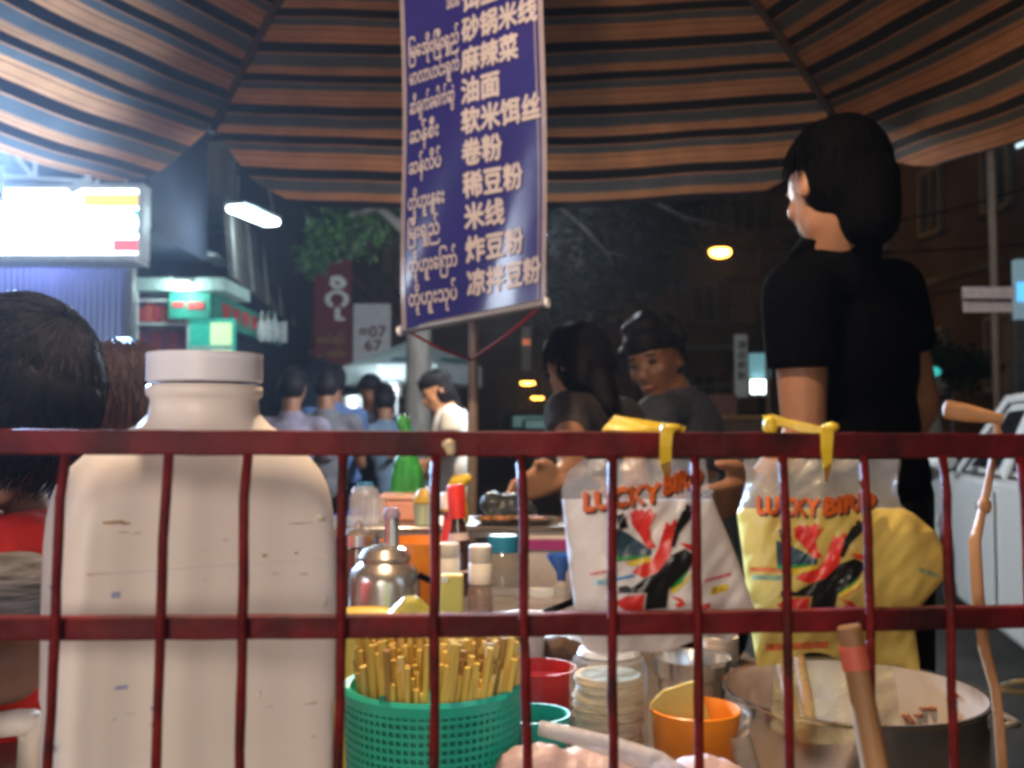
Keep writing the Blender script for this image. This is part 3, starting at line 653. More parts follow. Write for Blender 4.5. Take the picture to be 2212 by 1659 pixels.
for k in range(NR):
    a, b = tips[k], tips[(k + 1) % NR]
    mid = (a + b)/2; outd = V(mid.x - ctr.x, mid.y - ctr.y, 0).normalized(); apo = (mid - apex).length
    FL = .36
    def pan(u, v, a=a, b=b, outd=outd, k=k):
        if v <= .8:
            w = v/.8; p = rib_pt(a, w).lerp(rib_pt(b, w), u); sag = math.sin(PI*u)*w*w*.05; return p - V(0, 0, sag) + V(0, 0, .006*noise.noise(p*4 + V(k, 0, 0)))
        s_ = (v - .8)/.2
        m_ = .055*s_ + .085*s_**7
        uu = m_ + (1 - 2*m_)*u
        p = a.lerp(b, uu) - V(0, 0, math.sin(PI*uu)*.05)
        return p + outd*(.27*s_) - V(0, 0, .255*s_) + outd*(.012*math.sin(uu*17 + k*2)*s_) + V(0, 0, .008*noise.noise(p*3 + V(0, k, 5)))
    mb = MB(); mb.grid(pan, 40, 50, lambda u, v, apo=apo: (u, 8.27 - (apo*min(v, .8)/.8 + (max(v, .8) - .8)/.2*.37)/.305))
    part('panel', mb, stripe, um, smooth=True)
    mb = MB(); mb.tube([rib_pt(a, i/12)*1.0 - V(0, 0, .014) for i in range(13)], .015, 8); rb = part('rib', mb, mat('brown rib', (.055, .032, .024), .6), um, smooth=True)
    mb = MB(); mb.ell(a - V(0, 0, .01), (.014, .014, .02)); part('rib_end', mb, M['steel_w'], rb, smooth=True)
    mb = MB(); mb.tube([V(apex.x, apex.y, apex.z - .5), rib_pt(a, .5) - V(0, 0, .03)], .008, 6); part('strut', mb, M['grey_p'], um, smooth=True)
mb = MB(); mb.tube([(apex.x - .02, apex.y, .0), apex + V(0, 0, .03)], .0125, 14); part('pole', mb, mat('brown grey steel pole', (.30, .22, .17), .45, .2, .2, 30, .1), um, smooth=True)
mb = MB(); mb.lathe([(.03, -.06), (.045, -.05), (.045, .02), (.02, .04)], apex - V(0, 0, .03), 16); part('hub', mb, M['grey_p'], um, smooth='auto')
mb = MB(); mb.lathe([(.25, 0), (.25, .06), (.05, .1), (.03, .25)], (apex.x - .02, apex.y, 0), 24); part('base', mb, M['concrete'], um, smooth='auto')

# warm bulbs: one over the table, one added behind the banner
def bulb(loc, power, label, top, col=WARM):
    t = thing('light_bulb', loc, label, 'lamp', 'bare bulbs lighting the stalls')
    loc = Vector(loc)
    mb = MB(); mb.lathe([(.0, -.05), (.022, -.043), (.03, -.02), (.022, .012), (.013, .03)], loc, 16); part('bulb', mb, glow('bulb glow', col, 25), t, smooth=True)
    mb = MB(); mb.lathe([(.015, .03), (.017, .035), (.017, .075), (.006, .085)], loc, 14); part('socket', mb, M['black'], t, smooth='auto')
    mb = MB(); mb.tube([loc + V(0, 0, .08), Vector(top)], .004, 6); part('cord', mb, M['black'], t)
    light('bulb_light', 'POINT', loc - V(0, 0, .1), power, col, t, size=.03)
    return t
bulb((-.12, .98, 2.28), 84, 'bare warm bulb hung from the umbrella above the table', (-.12, .98, 2.72), (1.0, .74, .48))
p = P(1015, 560, 5.0); bulb(p, 62, 'unseen warm bulb added behind the banner to light the woman in white', p + V(0, 0, 1.6), (1.0, .80, .58))  # bulb added out of sight to brighten the woman in white
p = P(1120, 470, 5.6); t = thing('tube_light', p, 'unseen cool tube added behind the banner to brighten the white car', 'lamp')  # tube added out of sight to brighten the flank of the white car
mb = MB(); mb.tube([p - V(.2, 0, 0), p + V(.1, 0, 0)], .02, 8); part('tube', mb, glow('added tube glow', (.8, .92, 1), 10), t)
mb = MB(); mb.box(p + V(-.05, 0, .06), (.32, .1, .06)); mb.tube([p + V(0, 0, .06), p + V(0, 0, 3)], .01, 6); part('batten', mb, M['steel_w'], t)
light('car_fill_light', 'POINT', p + V(.02, 0, -.12), 210, (.74, .88, 1.0), t, size=.15)
# lamp behind the viewer; unseen wall and tube added to reflect in the banner
t = thing('globe_lamp', (-.30, -1.0, 1.42), 'round warm lamp standing at the stall behind the viewer', 'lamp')
mb = MB(); mb.ell((-.30, -1.0, 1.42), (.16, .16, .16)); part('globe', mb, glow('globe glow', (1, .80, .60), 3), t, smooth=True)
mb = MB(); mb.tube([(-.30, -1.0, 0), (-.30, -1.0, 1.27)], .02, 10); part('stand', mb, M['grey_p'], t)
light('globe_light', 'POINT', (-.30, -1.0, 1.42), 84, (1.0, .84, .68), t, size=.40)
bpy.data.objects['globe'].visible_shadow = True
t = thing('reflection_wall', (-3.6, -1.4, 0), 'unseen pink wall added behind the viewer to reflect in the banner', 'wall')
mb = MB(); mb.box((-3.7, -1.4, 1.35), (.2, 6.0, 2.7)); part('wall', mb, mat('pink plaster', (.62, .40, .36), .8, 0, .15, 2, .2), t)
t = thing('tube_light', (-3.3, -.7, 2.0), 'unseen cool tube added behind the viewer to streak the banner', 'lamp')  # tube added for streaks in the banner and cool light on the jug
mb = MB(); mb.tube([(-3.45, -1.3, 2.25), (-3.45, .1, 2.25)], .02, 10); part('tube', mb, glow('cool tube glow', (.75, .86, 1), 14), t)
mb = MB(); mb.box((-3.53, -.6, 2.25), (.06, 1.5, .07)); part('batten', mb, M['steel_w'], t)
light('added_tube_light', 'AREA', (-3.40, -.6, 2.25), 18, (.74, .85, 1.0), t, rot=(0, -PI/2 + .25, 0), shape='RECTANGLE', size=.35, size_y=1.4)

# ================================================================== BANNER
# corner points; the right edge hangs nearer than the left
BL, BR = P(882, 712, 2.12), P(1175, 655, 2.0)
TL, TR = P(870, -260, 2.16), P(1163, -390, 1.98)
def bn(u, v, o=0.0):
    p = TL.lerp(TR, u).lerp(BL.lerp(BR, u), v)
    n_ = (BR - BL).cross(TL - BL).normalized(); n_ = n_ if n_.y < 0 else -n_
    return p + n_*(o + .012*math.sin(u*PI*1.2 + v*2)*v + .006*math.sin(v*9 + u*5))
t = thing('menu_banner', (BL + BR)/2, 'hanging blue menu banner with white Burmese and Chinese dish names', 'banner')
bcl = mat('glossy blue vinyl', (.015, .015, .135), .2, 0, .12, 5, .12, coat=.6, spec=.9)
mb = MB(); mb.grid(lambda u, v: bn(u, v), 24, 60); part('vinyl_sheet', mb, bcl, t, smooth=True)
edge = mat('pale clear plastic edge', (.22, .19, .22), .2, 0, .1, 30, .2, coat=.5)
for u0, u1 in ((-.02, .012), (.955, .965), (.985, 1.018)):
    mb = MB(); mb.grid(lambda u, v: bn(u0 + (u1 - u0)*u, v, .0025), 3, 60); part('edge_strip', mb, edge, t, smooth=True)
for (a, b) in ((BL, BR), (TL, TR)):
    d = (b - a); mb = MB(); mb.tube([a - d*.055, b + d*.02], .009, 12); rd = part('rod', mb, mat('grey steel rod', (.30, .30, .31), .3, .7, .1, 20, .05), t, smooth='auto')
    mb = MB(); mb.tube([a - d*.075, a - d*.05], .0105, 12); mb.tube([b + d*.015, b + d*.03], .0105, 12); part('end_cap', mb, M['cap'], rd, smooth='auto')
let = mat('cream white lettering', (.37, .335, .365), .3, 0, .05, 20, 0, coat=.3)
def vpos(y): return (y + 260)/(712 + 260)
def line(s, u0, u1, ybase, hpx, bold):
    hv = hpx/972.
    return lettering(s, lambda x, yy: bn(u0 + (u1 - u0)*x, vpos(ybase) - hv*yy, .004), let, t, bold)
zh = [('饵丝', 75), ('砂锅米线', 140), ('麻辣菜', 205), ('油面', 270), ('软米饵丝', 333), ('卷粉', 397), ('稀豆粉', 463), ('米线', 527), ('炸豆粉', 594), ('凉拌豆粉', 662)]
for s, y in zh: line(s, .445, .445 + .133*len(s), y, 56, .030)
my = [('အယ်စီး', 60, .34, .68-.3), ('ြမေအိုးြမီးရှည်', 140, .05, .37), ('မာလာဟင်းရွက်', 198, .05, .38), ('ဆီချက်ခေါက်ဆွဲ', 262, .05, .34), ('ဆန်စီး', 325, .05, .22), ('ဆန်လိပ်', 392, .05, .24), ('တို့ဟူးနွေး', 468, .05, .26), ('ြမီးရှည်', 530, .05, .22), ('တို့ဟူးေြကာ်', 600, .05, .33), ('တို့ဟူးသုပ်', 668, .05, .32)]
for s, y, u0, u1 in my: line(s, u0 - .01, min(u1 + .05, .425), y, 43, .018)
red_cord = mat('red plastic cord', (.42, .025, .02), .5, 0, .2, 40, .2)
knot = P(1017, 778, 2.28)
for e, lab in ((BL - (BR - BL)*.02, 'red cord from the left end of the banner rod to the pole'), (BR, 'red cord from the right end of the banner rod to the pole')):
    e2 = e + V(0, 0, 0); mid = e2.lerp(knot, .5) - V(0, 0, .006)
    mb = MB(); mb.tube([e2, mid, knot + V(0, -.012, 0)], .0032, 6); single('cord', mb, red_cord, lab, 'cord', smooth=True)
for x_, e in ((TL, 'left'), (TR, 'right')):
    mb = MB(); mb.tube([x_, V(x_.x, x_.y, 2.93)], .003, 6); single('cord', mb, red_cord, 'thin cord from the umbrella to the top %s corner of the banner' % e, 'cord', 'cords that hold up the banner')

# ================================================================== CART, RAILING
def Yr(px): return 1/(2.0 - .19*px/2212)
cart = thing('food_cart', (-.2, 1.2, 0), 'steel topped food cart holding bowls, bottles and the green basket', 'cart')
ctop = mat('worn steel table top', (.34, .30, .27), .4, .6, .25, 8, .15, spots=((.20, .12, .07), 5, .5, .7))
mb = MB(); mb.box((-.40, 1.18, .865), (1.3, 1.42, .03)); part('table_top', mb, ctop, cart, bevel=.004)
mb = MB(); mb.box((.59, .92, .705), (.66, .92, .03)); part('stove_shelf', mb, mat('sooty steel', (.05, .045, .04), .6, .4), cart, bevel=.004)
mb = MB(); mb.box((-.40, 1.2, .44), (1.2, 1.3, .8)); mb.box((.59, .95, .34), (.6, .8, .68)); part('cabinet', mb, mat('dark red cart body', (.10, .015, .012), .5), cart)
mb = MB(); mb.box((-.22, 1.76, 1.03), (.72, .24, .014)); part('upper_shelf', mb, ctop, cart)
mb = MB(); mb.tube([(-.58, 1.638, 1.037), (.14, 1.638, 1.037)], .0045, 10); part('shelf_lip', mb, M['chrome'], cart, smooth=True)
for x in (-.56, .12): mb = MB(); mb.box((x, 1.76, .951), (.02, .2, .142)); part('shelf_leg', mb, ctop, cart)

rail = thing('steel_railing', (0, .5, .88), 'red painted steel railing of flat bars and thin upright wires', 'railing')
def flat(n, x0p, ya0, yb0, x1p, ya1, yb1, th, mid=None, dy=0):
    """flat bar seen between two heights at either end, th deep"""
    def fn(px, f):
        q = (px - x0p)/(x1p - x0p); yt = ya0 + (ya1 - ya0)*q; yb = yb0 + (yb1 - yb0)*q
        if mid: yt += mid*(4*q*(1 - q)); yb += mid*(4*q*(1 - q))
        return yt, yb
    mb = MB(); N = 40; vs = []
    for i in range(N + 1):
        px = x0p + (x1p - x0p)*i/N; Y0 = Yr(px) + dy; yt, yb = fn(px, 0); w = .0006*noise.noise(V(px*.01, 0, 3))
        a = P(px, yt, Y0); b = P(px, yb, Y0)
        vs += [a + V(0, 0, w), b + V(0, 0, w), b + V(0, th, w), V(a.x, a.y + th, a.z + w)]
    fs = []
    for i in range(N):
        for k in range(4): fs.append((i*4 + k, i*4 + (k + 1) % 4, i*4 + 4 + (k + 1) % 4, i*4 + 4 + k))
    fs += [(0, 1, 2, 3), (N*4 + 3, N*4 + 2, N*4 + 1, N*4)]
    mb.add(vs, fs); return part(n, mb, M['red_steel'], rail, bevel=.0012)
flat('top_rail', -250, 926, 981, 2460, 938, 992, .010)
flat('middle_rail', -250, 1335, 1386, 2460, 1305, 1352, .009, mid=8)
bars = [(-70, -110), (135, 104), (359, 337), (531, 518), (739, 731), (942, 937), (1127, 1137), (1322, 1324), (1503, 1511), (1695, 1706), (1871, 1886), (2042, 2062), (2210, 2236), (2370, 2400)]
for i, (xa, xb) in enumerate(bars):
    Y0 = Yr(xa) - .0045; pts = []
    zend = .893
    a, b = P(xa, 984, Y0), P(xb, 1659, Y0); d = (b - a)/(b.z - a.z)
    end = b + d*(zend - b.z)
    for k in range(15):
        p = a.lerp(end, k/14); pts.append(p + V(.0011*noise.noise(V(i*3.1, k*.6, 0)), 0, 0))
    pts[0] = pts[0] + V(0, .004, 0)
    mb = MB(); mb.tube(pts, [.0026 + .0003*noise.noise(V(k*.9, i, 1)) for k in range(15)], 8); part('upright_wire', mb, M['wire'], rail, smooth=True)
mb = MB(); a, b = P(-250, 925, .5), P(2460, 925, .55); mb.bar(V(a.x, Yr(-250), .8885), V(b.x, Yr(2460), .8885), .012, .012); part('bottom_rail', mb, M['red_steel'], rail)
for px in (-230, 2440):
    a = P(px, 930, Yr(px) + .012); mb = MB(); mb.box((a.x, a.y + .012, (a.z + .30)/2), (.02, .02, a.z - .30)); part('post', mb, M['red_steel'], rail)
c = P(970, 960, Yr(970)); mb = MB(); mb.ell(c, (.004, .004, .003)); mb.ell(c + V(.001, -.001, -.003), (.003, .003, .003)); part('bolt', remesh(mb, .0008, 2), mat('cream knot', (.6, .48, .3), .6), rail, smooth=True)

# ================================================================== WHITE JUG
jc = P(424, 1300, .64)
jug = thing('plastic_jug', (jc.x, .64, .88), 'large white plastic jug with a wide grey screw cap behind the railing', 'jug')
def superell(cx, cy, hx, hy, z, e, n=56):
    o = []
    for k in range(n):
        a = 2*PI*k/n; c_, s_ = math.cos(a), math.sin(a)
        o.append(V(cx + hx*math.copysign(abs(c_)**(2/e), c_), cy + hy*math.copysign(abs(s_)**(2/e), s_), z))
    return o
def loft(secs):
    mb = MB(); n = len(secs[0]); mb.v = [tuple(p) for s_ in secs for p in s_]
    for i in range(len(secs) - 1):
        for k in range(n): mb.f.append((i*n + k, i*n + (k + 1) % n, (i + 1)*n + (k + 1) % n, (i + 1)*n + k))
    mb.f += [tuple(range(n))[::-1], tuple(range((len(secs) - 1)*n, len(secs)*n))]
    return mb
TH = math.radians(31); HX, HY = .0810, .056
FD, BD = V(math.cos(TH), math.sin(TH), 0), V(-math.sin(TH), math.cos(TH), 0)      # along the front face, and back from it
k0 = P(130, 1300, .54); jc_ = k0 + FD*HX + BD*HY; cx, cy = jc_.x, jc_.y
nk = P(443, 850, cy); nkx = nk.x
def sec(x, y, hx, hy, z, e): return [V(x, y, 0) + FD*q.x + BD*q.y + V(0, 0, q.z) for q in superell(0, 0, hx, hy, z, e, 72)]
secs = [sec(cx, cy, HX*.94, HY*.93, .881, 6), sec(cx, cy, HX, HY, .892, 8), sec(cx, cy, HX, HY, .98, 8), sec(cx, cy, HX*.985, HY*.985, .985, 8), sec(cx, cy, HX*.985, HY*.985, 1.03, 8), sec(cx, cy, HX, HY, 1.035, 8), sec(cx, cy, HX, HY, 1.10, 7.5), sec(cx, cy, HX*.996, HY*.996, 1.128, 7)]
for (f, z) in ((.985, 1.145), (.965, 1.156), (.935, 1.165), (.88, 1.174), (.79, 1.183), (.69, 1.1905), (.59, 1.197), (.50, 1.2015), (.455, 1.205)):
    q = min(1, (1 - f)/.5); e = 6.5*(1 - q) + 2.2*q
    secs.append(sec(cx + (nkx - cx)*q, cy, HX*f, max(HY*f, .034), z, e))
secs.append(sec(nkx, cy, .0335, .0335, 1.209, 2)); secs.append(sec(nkx, cy, .0325, .0325, 1.2175, 2)); secs.append(sec(nkx, cy, .0335, .0335, 1.219, 2))
secs.append(sec(nkx, cy, .0352, .0352, 1.2205, 2)); secs.append(sec(nkx, cy, .0352, .0352, 1.2255, 2)); secs.append(sec(nkx, cy, .033, .033, 1.227, 2))
part('jug_body', loft(secs), M['jug'], jug, smooth=True)
zt = P(443, 762, .61).z
mb = MB(); zc0 = 1.2285; prof = [(.034, zc0), (.0352, zc0 + .001)]
for k in range(5):
    z_ = zc0 + .002 + k*.0034; prof += [(.0352, z_), (.0349, z_ + .0012), (.0352, z_ + .0024)]
prof += [(.0352, zt - .003), (.034, zt - .0005), (.02, zt), (0, zt)]
mb.lathe(prof, (nkx, cy, 0), 48); part('screw_cap', mb, M['cap'], jug, smooth='auto')
mk = mat('faded blue print', (.35, .38, .62), .5)
RJ = Matrix((FD, BD, V(0, 0, 1))).transposed()
def jf(px, py):                      # the point of the jug's front face seen at px, py
    d = P(px, py, 1) - V(0, 0, CAM_Z); n = -BD; o = k0 - V(0, 0, 0); t_ = (o - V(0, 0, CAM_Z)).dot(n)/d.dot(n); return V(0, 0, CAM_Z) + d*t_
for x, y, w_, h_ in ((250, 1285, 16, 12), (262, 1485, 24, 8), (330, 1530, 9, 9)):
    mb = MB(); mb.box(jf(x, y), (U(w_, .57), .0012, U(h_, .57)), RJ); part('print_mark', mb, mk, jug)
for k in range(11):                  # volume scale printed up the narrow side
    z_ = .94 + k*.017; q = k0 + BD*(.022 if k % 2 else .028) - FD*.0004; q.z = z_
    mb = MB(); mb.box(q, (.0012, .016 if k % 2 else .028, .0014), RJ); part('print_mark', mb, mk, jug)
q = jc_ - BD*(HY + .0001); q.z = 1.121
mb = MB(); mb.box(q, (HX*1.7, .0008, .0012), RJ); part('mould_line', mb, M['jug'], jug, bevel=.0003)
st = mat('brown scuff', (.40, .28, .18), .6, 0, .5, 300, 0); sg = mat('grey scuff', (.68, .63, .57), .6, 0, .3, 200, 0)
rn = random.Random(21)
for x, y, w_, h_, m_ in [(245, 1128, 46, 7, st), (272, 1131, 20, 4, st), (572, 1200, 13, 7, st), (330, 1565, 10, 8, st), (640, 1195, 10, 4, st), (650, 1130, 60, 3, sg), (690, 1120, 16, 12, sg), (655, 1240, 24, 5, sg), (700, 1300, 16, 26, sg), (670, 1520, 40, 5, sg), (560, 1500, 8, 18, sg)] + [(rn.uniform(160, 720), rn.uniform(1130, 1650), rn.uniform(4, 26), rn.uniform(2, 6), sg) for _ in range(14)]:
    mb = MB(); mb.ell(jf(x, y) - BD*.0001, (U(w_, .57)/2, .0006, U(h_, .57)/2), RJ, n=12, m=6); part('scuff', mb, m_, jug, smooth=True)

# ================================================================== HANGING BAGS WITH THE BIRD PRINT
BIRD = {
 'dark_wing': [((660, 720), (760, 760), (870, 840), (960, 900), (960, 940), (800, 950), (670, 970))],
 'green_band': [((670, 955), (960, 942), (850, 975), (670, 995)), ((1270, 1050), (1200, 1180), (1112, 1228), (1150, 1150))],
 'yellow_band': [((740, 1000), (950, 955), (960, 990), (800, 1040)), ((1300, 1060), (1262, 1150), (1132, 1262), (1112, 1232), (1222, 1162))],
 'red_feathers': [((812, 600), (838, 560), (868, 640), (850, 690)), ((905, 600), (948, 556), (975, 590), (925, 690)), ((1066, 726), (1080, 668), (1104, 690), (1100, 730)), ((1130, 676), (1160, 640), (1168, 690), (1148, 720)),((800, 690), (790, 600), (850, 650), (890, 570), (930, 650), (1010, 590), (945, 720), (960, 820), (1000, 880), (930, 888), (860, 770)),
                  ((1060, 730), (1150, 680), (1140, 830), (1112, 940), (1100, 1010), (1010, 1080), (900, 1130), (800, 1080), (860, 1030), (965, 990), (1020, 880)),
                  ((660, 1330), (760, 1275), (905, 1262), (890, 1392), (740, 1392)), ((1190, 840), (1312, 862), (1312, 912), (1250, 890)),
                  ((1110, 1272), (1200, 1296), (1242, 1344), (1180, 1372), (1150, 1345), (1196, 1328))],
 'black_body': [((1235, 548), (1262, 515), (1272, 560), (1240, 600)), ((1262, 600), (1318, 568), (1322, 590), (1270, 640)), ((1000, 1150), (1060, 1120), (1080, 1180), (1010, 1200)), ((690, 1205), (760, 1190), (800, 1214), (700, 1240)),((1160, 700), (1210, 590), (1290, 530), (1268, 600), (1312, 600), (1250, 680), (1190, 760), (1150, 880), (1120, 872)),
                ((1120, 945), (1230, 892), (1290, 932), (1290, 1000), (1262, 1058), (1195, 1130), (1104, 1222), (1085, 1372), (905, 1388), (925, 1250), (660, 1252), (800, 1212), (900, 1142), (1010, 1088)),
                ((680, 620), (735, 600), (775, 720), (700, 735))],
}
BCOL = {'dark_wing': (.03, .07, .10), 'green_band': (.03, .28, .06), 'yellow_band': (.75, .55, .04), 'red_feathers': (.68, .035, .025), 'black_body': (.010, .012, .012)}
orange_l = mat('orange lettering', (.62, .12, .02), .35); shade_l = mat('dark letter shade', (.06, .02, .02), .4)
def bag(name, label, L, Rr, y0s, ybulge, Y0, depth, sheet, top_clear, mapbird, texts, marks, voff=0):
    """L, Rr: left and right outline as (y, x) rows; front bulges towards the viewer"""
    t = thing(name, P((L[-1][1] + Rr[-1][1])/2, L[-1][0], Y0), label, 'bag', 'printed bags hung on the railing')
    def interp(tab, y):
        for (ya, xa), (yb, xb) in zip(tab, tab[1:]):
            if y <= yb: return xa + (xb - xa)*(y - ya)/(yb - ya)
        return tab[-1][1]
    ya, yb = L[0][0], L[-1][0]
    def Yf(px, py, o=0):
        l, r = interp(L, py), interp(Rr, py); u = min(max((px - l)/(r - l), 0), 1); v = (py - ya)/(yb - ya)
        bl = max(0, math.sin(PI*u))**.55*max(0, math.sin(PI*min(max(v*.96 + .02, 0), 1)))**.5
        return Y0 - depth*bl + .0050*noise.noise(V(px*.013, py*.008, voff)) + .0026*noise.noise(V(px*.035 + py*.02, py*.015, voff + 4)) + o
    def front(u, v):
        py = ya + (yb - ya)*v + v**8*(16*math.sin(u*5.3 + voff) + 7*math.sin(u*13)); px = interp(L, py) + (interp(Rr, py) - interp(L, py))*u
        return P(px, py, Yf(px, py))
    def back(u, v):
        py = ya + (yb - ya)*v + v**8*(16*math.sin(u*5.3 + voff) + 7*math.sin(u*13)); px = interp(L, py) + (interp(Rr, py) - interp(L, py))*u
        return P(px, py, 2*Y0 + .004 - Yf(px, py))
    k = (top_clear - ya)/(yb - ya)
    mb = MB(); mb.grid(lambda u, v: front(u, k + (1 - k)*v), 90, 90); mb.grid(lambda u, v: back(u, k + (1 - k)*v), 30, 30); part('filled_body', mb, sheet, t, smooth=True)
    cl = film('clear bag film', (.80, .74, .68), .26, .14)
    mb = MB(); mb.grid(lambda u, v: front(u, k*v*1.0) + V(0, -.0012, 0) + V(.0, .004*math.sin(u*23)*(1 - v), 0), 40, 12); mb.grid(lambda u, v: back(u, k*v), 30, 10); part('clear_top', mb, cl, t, smooth=True)
    for cn, polys in BIRD.items():
        for q in polys:
            # subdivide the outline so it follows the bulge, fan from the middle
            ring = []
            for i in range(len(q)):
                a, b = q[i], q[(i + 1) % len(q)]
                for f in (0, .5): ring.append((a[0] + (b[0] - a[0])*f, a[1] + (b[1] - a[1])*f))
            bm = bmesh.new(); vv = []
            for p in ring:
                x, y = mapbird(*p); vv.append(bm.verts.new((x, y, 0)))
            bm.faces.new(vv); bmesh.ops.triangulate(bm, faces=bm.faces); bmesh.ops.subdivide_edges(bm, edges=bm.edges, cuts=4, use_grid_fill=True)
            bm.verts.ensure_lookup_table()
            m_ = MB(); m_.add([P(v.co.x, v.co.y, Yf(v.co.x, v.co.y, -.0030 - .0004*list(BIRD).index(cn))) for v in bm.verts], [tuple(v.index for v in f.verts) for f in bm.faces]); bm.free()
            part('bird_' + cn, m_, mat('bird ' + cn, BCOL[cn], .3, 0, .06, 60, .1), t)
    for s, (xa, y1), (xb, y2), h in texts:
        for o_, m_, sh in ((-.0036, shade_l, 4.5), (-.0048, orange_l, 0)):
            def fn(x, yy, sh=sh, o_=o_):
                px = xa + (xb - xa)*x + sh; py = y1 + (y2 - y1)*x - h*yy/.7 + sh; return P(px, py, Yf(px, py, o_))
            lettering(s, fn, m_, t, .045, 'brand_lettering')
    for (xa, y1, xb, y2, h, col) in marks:
        m_ = MB(); m_.grid(lambda u, v: P(xa + (xb - xa)*u, y1 + (y2 - y1)*u + h*v, Yf(xa + (xb - xa)*u, y1 + (y2 - y1)*u + h*v, -.0016)), 8, 2); part('small_print', m_, mat('print %s' % (col,), col, .4, 0, .5, 300, 0), t)
    return t, Yf
sheet_w = mat('white stacked bags', (.78, .74, .72), .32, 0, .06, 8, .25, sss=.05)
sheet_y = mat('yellow stacked bags', (.66, .50, .13), .32, 0, .14, 14, .35, sss=.05)
f_w = lambda x, y: (x*.2655 + 1152, y*.2655 + 948.8)
bag('printed_bag', 'white bag of folded bags printed with a bird, tied by a yellow strip', [(992, 1262), (1020, 1225), (1060, 1212), (1100, 1216), (1200, 1226), (1330, 1243), (1400, 1262)],
    [(992, 1522), (1020, 1526), (1060, 1534), (1100, 1548), (1200, 1590), (1330, 1636), (1400, 1560)], 0, 0, .585, .022, sheet_w, 1078, f_w,
    [('LUCKY', (1262, 1104), (1424, 1083), 40), ('BIRD', (1434, 1068), (1516, 1047), 40)],
    [(1275, 1238, 1322, 1230, 5, (.7, .15, .15)), (1283, 1254, 1318, 1250, 11, (.35, .6, .75)), (1330, 1248, 1370, 1240, 7, (.05, .25, .5)), (1521, 1252, 1580, 1236, 7, (.75, .2, .22)), (1536, 1270, 1572, 1260, 16, (.85, .5, .05)), (1515, 1306, 1535, 1302, 12, (.65, .1, .08)), (1512, 1066, 1540, 1056, 8, (.5, .6, .75))])
f_y = lambda x, y: ((x - 660)*.30 + 1676, (y - 530)*.228 + 1124)
bag('printed_bag', 'yellow bag of folded bags printed with a bird, bulging to the right', [(992, 1604), (1030, 1612), (1060, 1606), (1110, 1592), (1200, 1604), (1330, 1618), (1432, 1634)],
    [(992, 1940), (1060, 1936), (1095, 1946), (1110, 1975), (1150, 2022), (1200, 2046), (1250, 2040), (1290, 2006), (1330, 1972), (1432, 1986)], 0, 0, .625, .03, sheet_y, 1098, f_y,
    [('LUCKY', (1636, 1108), (1768, 1114), 36), ('BIRD', (1780, 1113), (1890, 1096), 36)],
    [(1620, 1225, 1694, 1228, 9, (.65, .16, .05)), (1626, 1242, 1694, 1244, 10, (.2, .32, .2)), (1822, 1282, 1858, 1262, 9, (.65, .16, .05)), (1655, 1392, 1790, 1386, 14, (.60, .13, .04)), (1985, 1225, 2030, 1240, 10, (.3, .35, .2))], voff=9)
# loose clear film trailing from the yellow bag over the pot
mb = MB()
def tail(u, v):
    px = 1675 + 250*u - 30*v*(1 - u)+ 20*v; py = 1418 + 190*v*(.55 + .45*math.sin(PI*(.2 + .7*u)))
    return P(px, py, .655 + .05*v + .012*noise.noise(V(u*5, v*4, 2)))
mb.grid(tail, 30, 20); single('plastic_film', mb, film('yellowish film', (.75, .66, .30), .38, .2), 'loose yellowish plastic film trailing over the steel pot', 'film', smooth=True)
# yellow ties
yt = mat('yellow plastic tie', (.70, .47, .03), .38, 0, .15, 50, .3)
def ribbon(pts, w, th=.0012, tw=None):
    mb = MB(); n = len(pts)
    vs = []
    for i, p in enumerate(pts):
        d = (pts[min(i + 1, n - 1)] - pts[max(0, i - 1)]).normalized(); x = d.cross(V(0, 1, 0)); x = x.normalized() if x.length > .1 else V(1, 0, 0)
        ww = w[i] if isinstance(w, list) else w
        vs += [p - x*ww/2, p + x*ww/2, p + x*ww/2 + V(0, th, 0), p - x*ww/2 + V(0, th, 0)]
    fs = []
    for i in range(n - 1):
        for k in range(4): fs.append((i*4 + k, i*4 + (k + 1) % 4, i*4 + 4 + (k + 1) % 4, i*4 + 4 + k))
    fs += [(0, 1, 2, 3), (4*n - 1, 4*n - 2, 4*n - 3, 4*n - 4)]
    return mb.add(vs, fs)
t = thing('yellow_tie', P(1430, 925, .535), 'wide yellow plastic tie looped over the rail above the white bag', 'tie', 'yellow ties holding the bags')
yq = Yr(1430)
mb = MB(); mb.poly([P(1328, 897, yq + .03), P(1300, 928, yq + .014), P(1430, 932, yq + .008), P(1478, 931, yq + .004), P(1482, 922, yq + .004), P(1462, 918, yq + .006), P(1400, 918, yq + .02)], V(0, .0015, -.0008)); part('flap', mb, yt, t)
part('strip', ribbon([P(1446, 920, yq - .001), P(1440, 935, yq - .003), P(1438, 965, yq - .0032), P(1438, 1000, yq - .001), P(1442, 1030, yq + .03)], [.0075, .0066, .0062, .0064, .004]), yt, t)
mb = MB(); mb.ell(P(1450, 924, yq + .001), (.006, .004, .0022)); part('knot', mb, yt, t, smooth=True)
t = thing('yellow_tie', P(1790, 925, .54), 'thin twisted yellow tie knotted on the rail above the yellow bag', 'tie', 'yellow ties holding the bags')
yq = Yr(1790)
mb = ribbon([P(1652, 912, yq + .014), P(1672, 907, yq + .011), P(1700, 912, yq + .008), P(1740, 923, yq + .004), P(1770, 927, yq + .002), P(1800, 924, yq + .001)], [.0075, .0062, .0036, .0050, .0034, .0066])
mb2 = ribbon([P(1656, 918, yq + .0125), P(1690, 914, yq + .0075), P(1735, 926, yq + .003), P(1792, 930, yq)], [.004, .003, .0042, .004]); mb.add(mb2.v, mb2.f); part('twist', mb, yt, t, bevel=.0003)
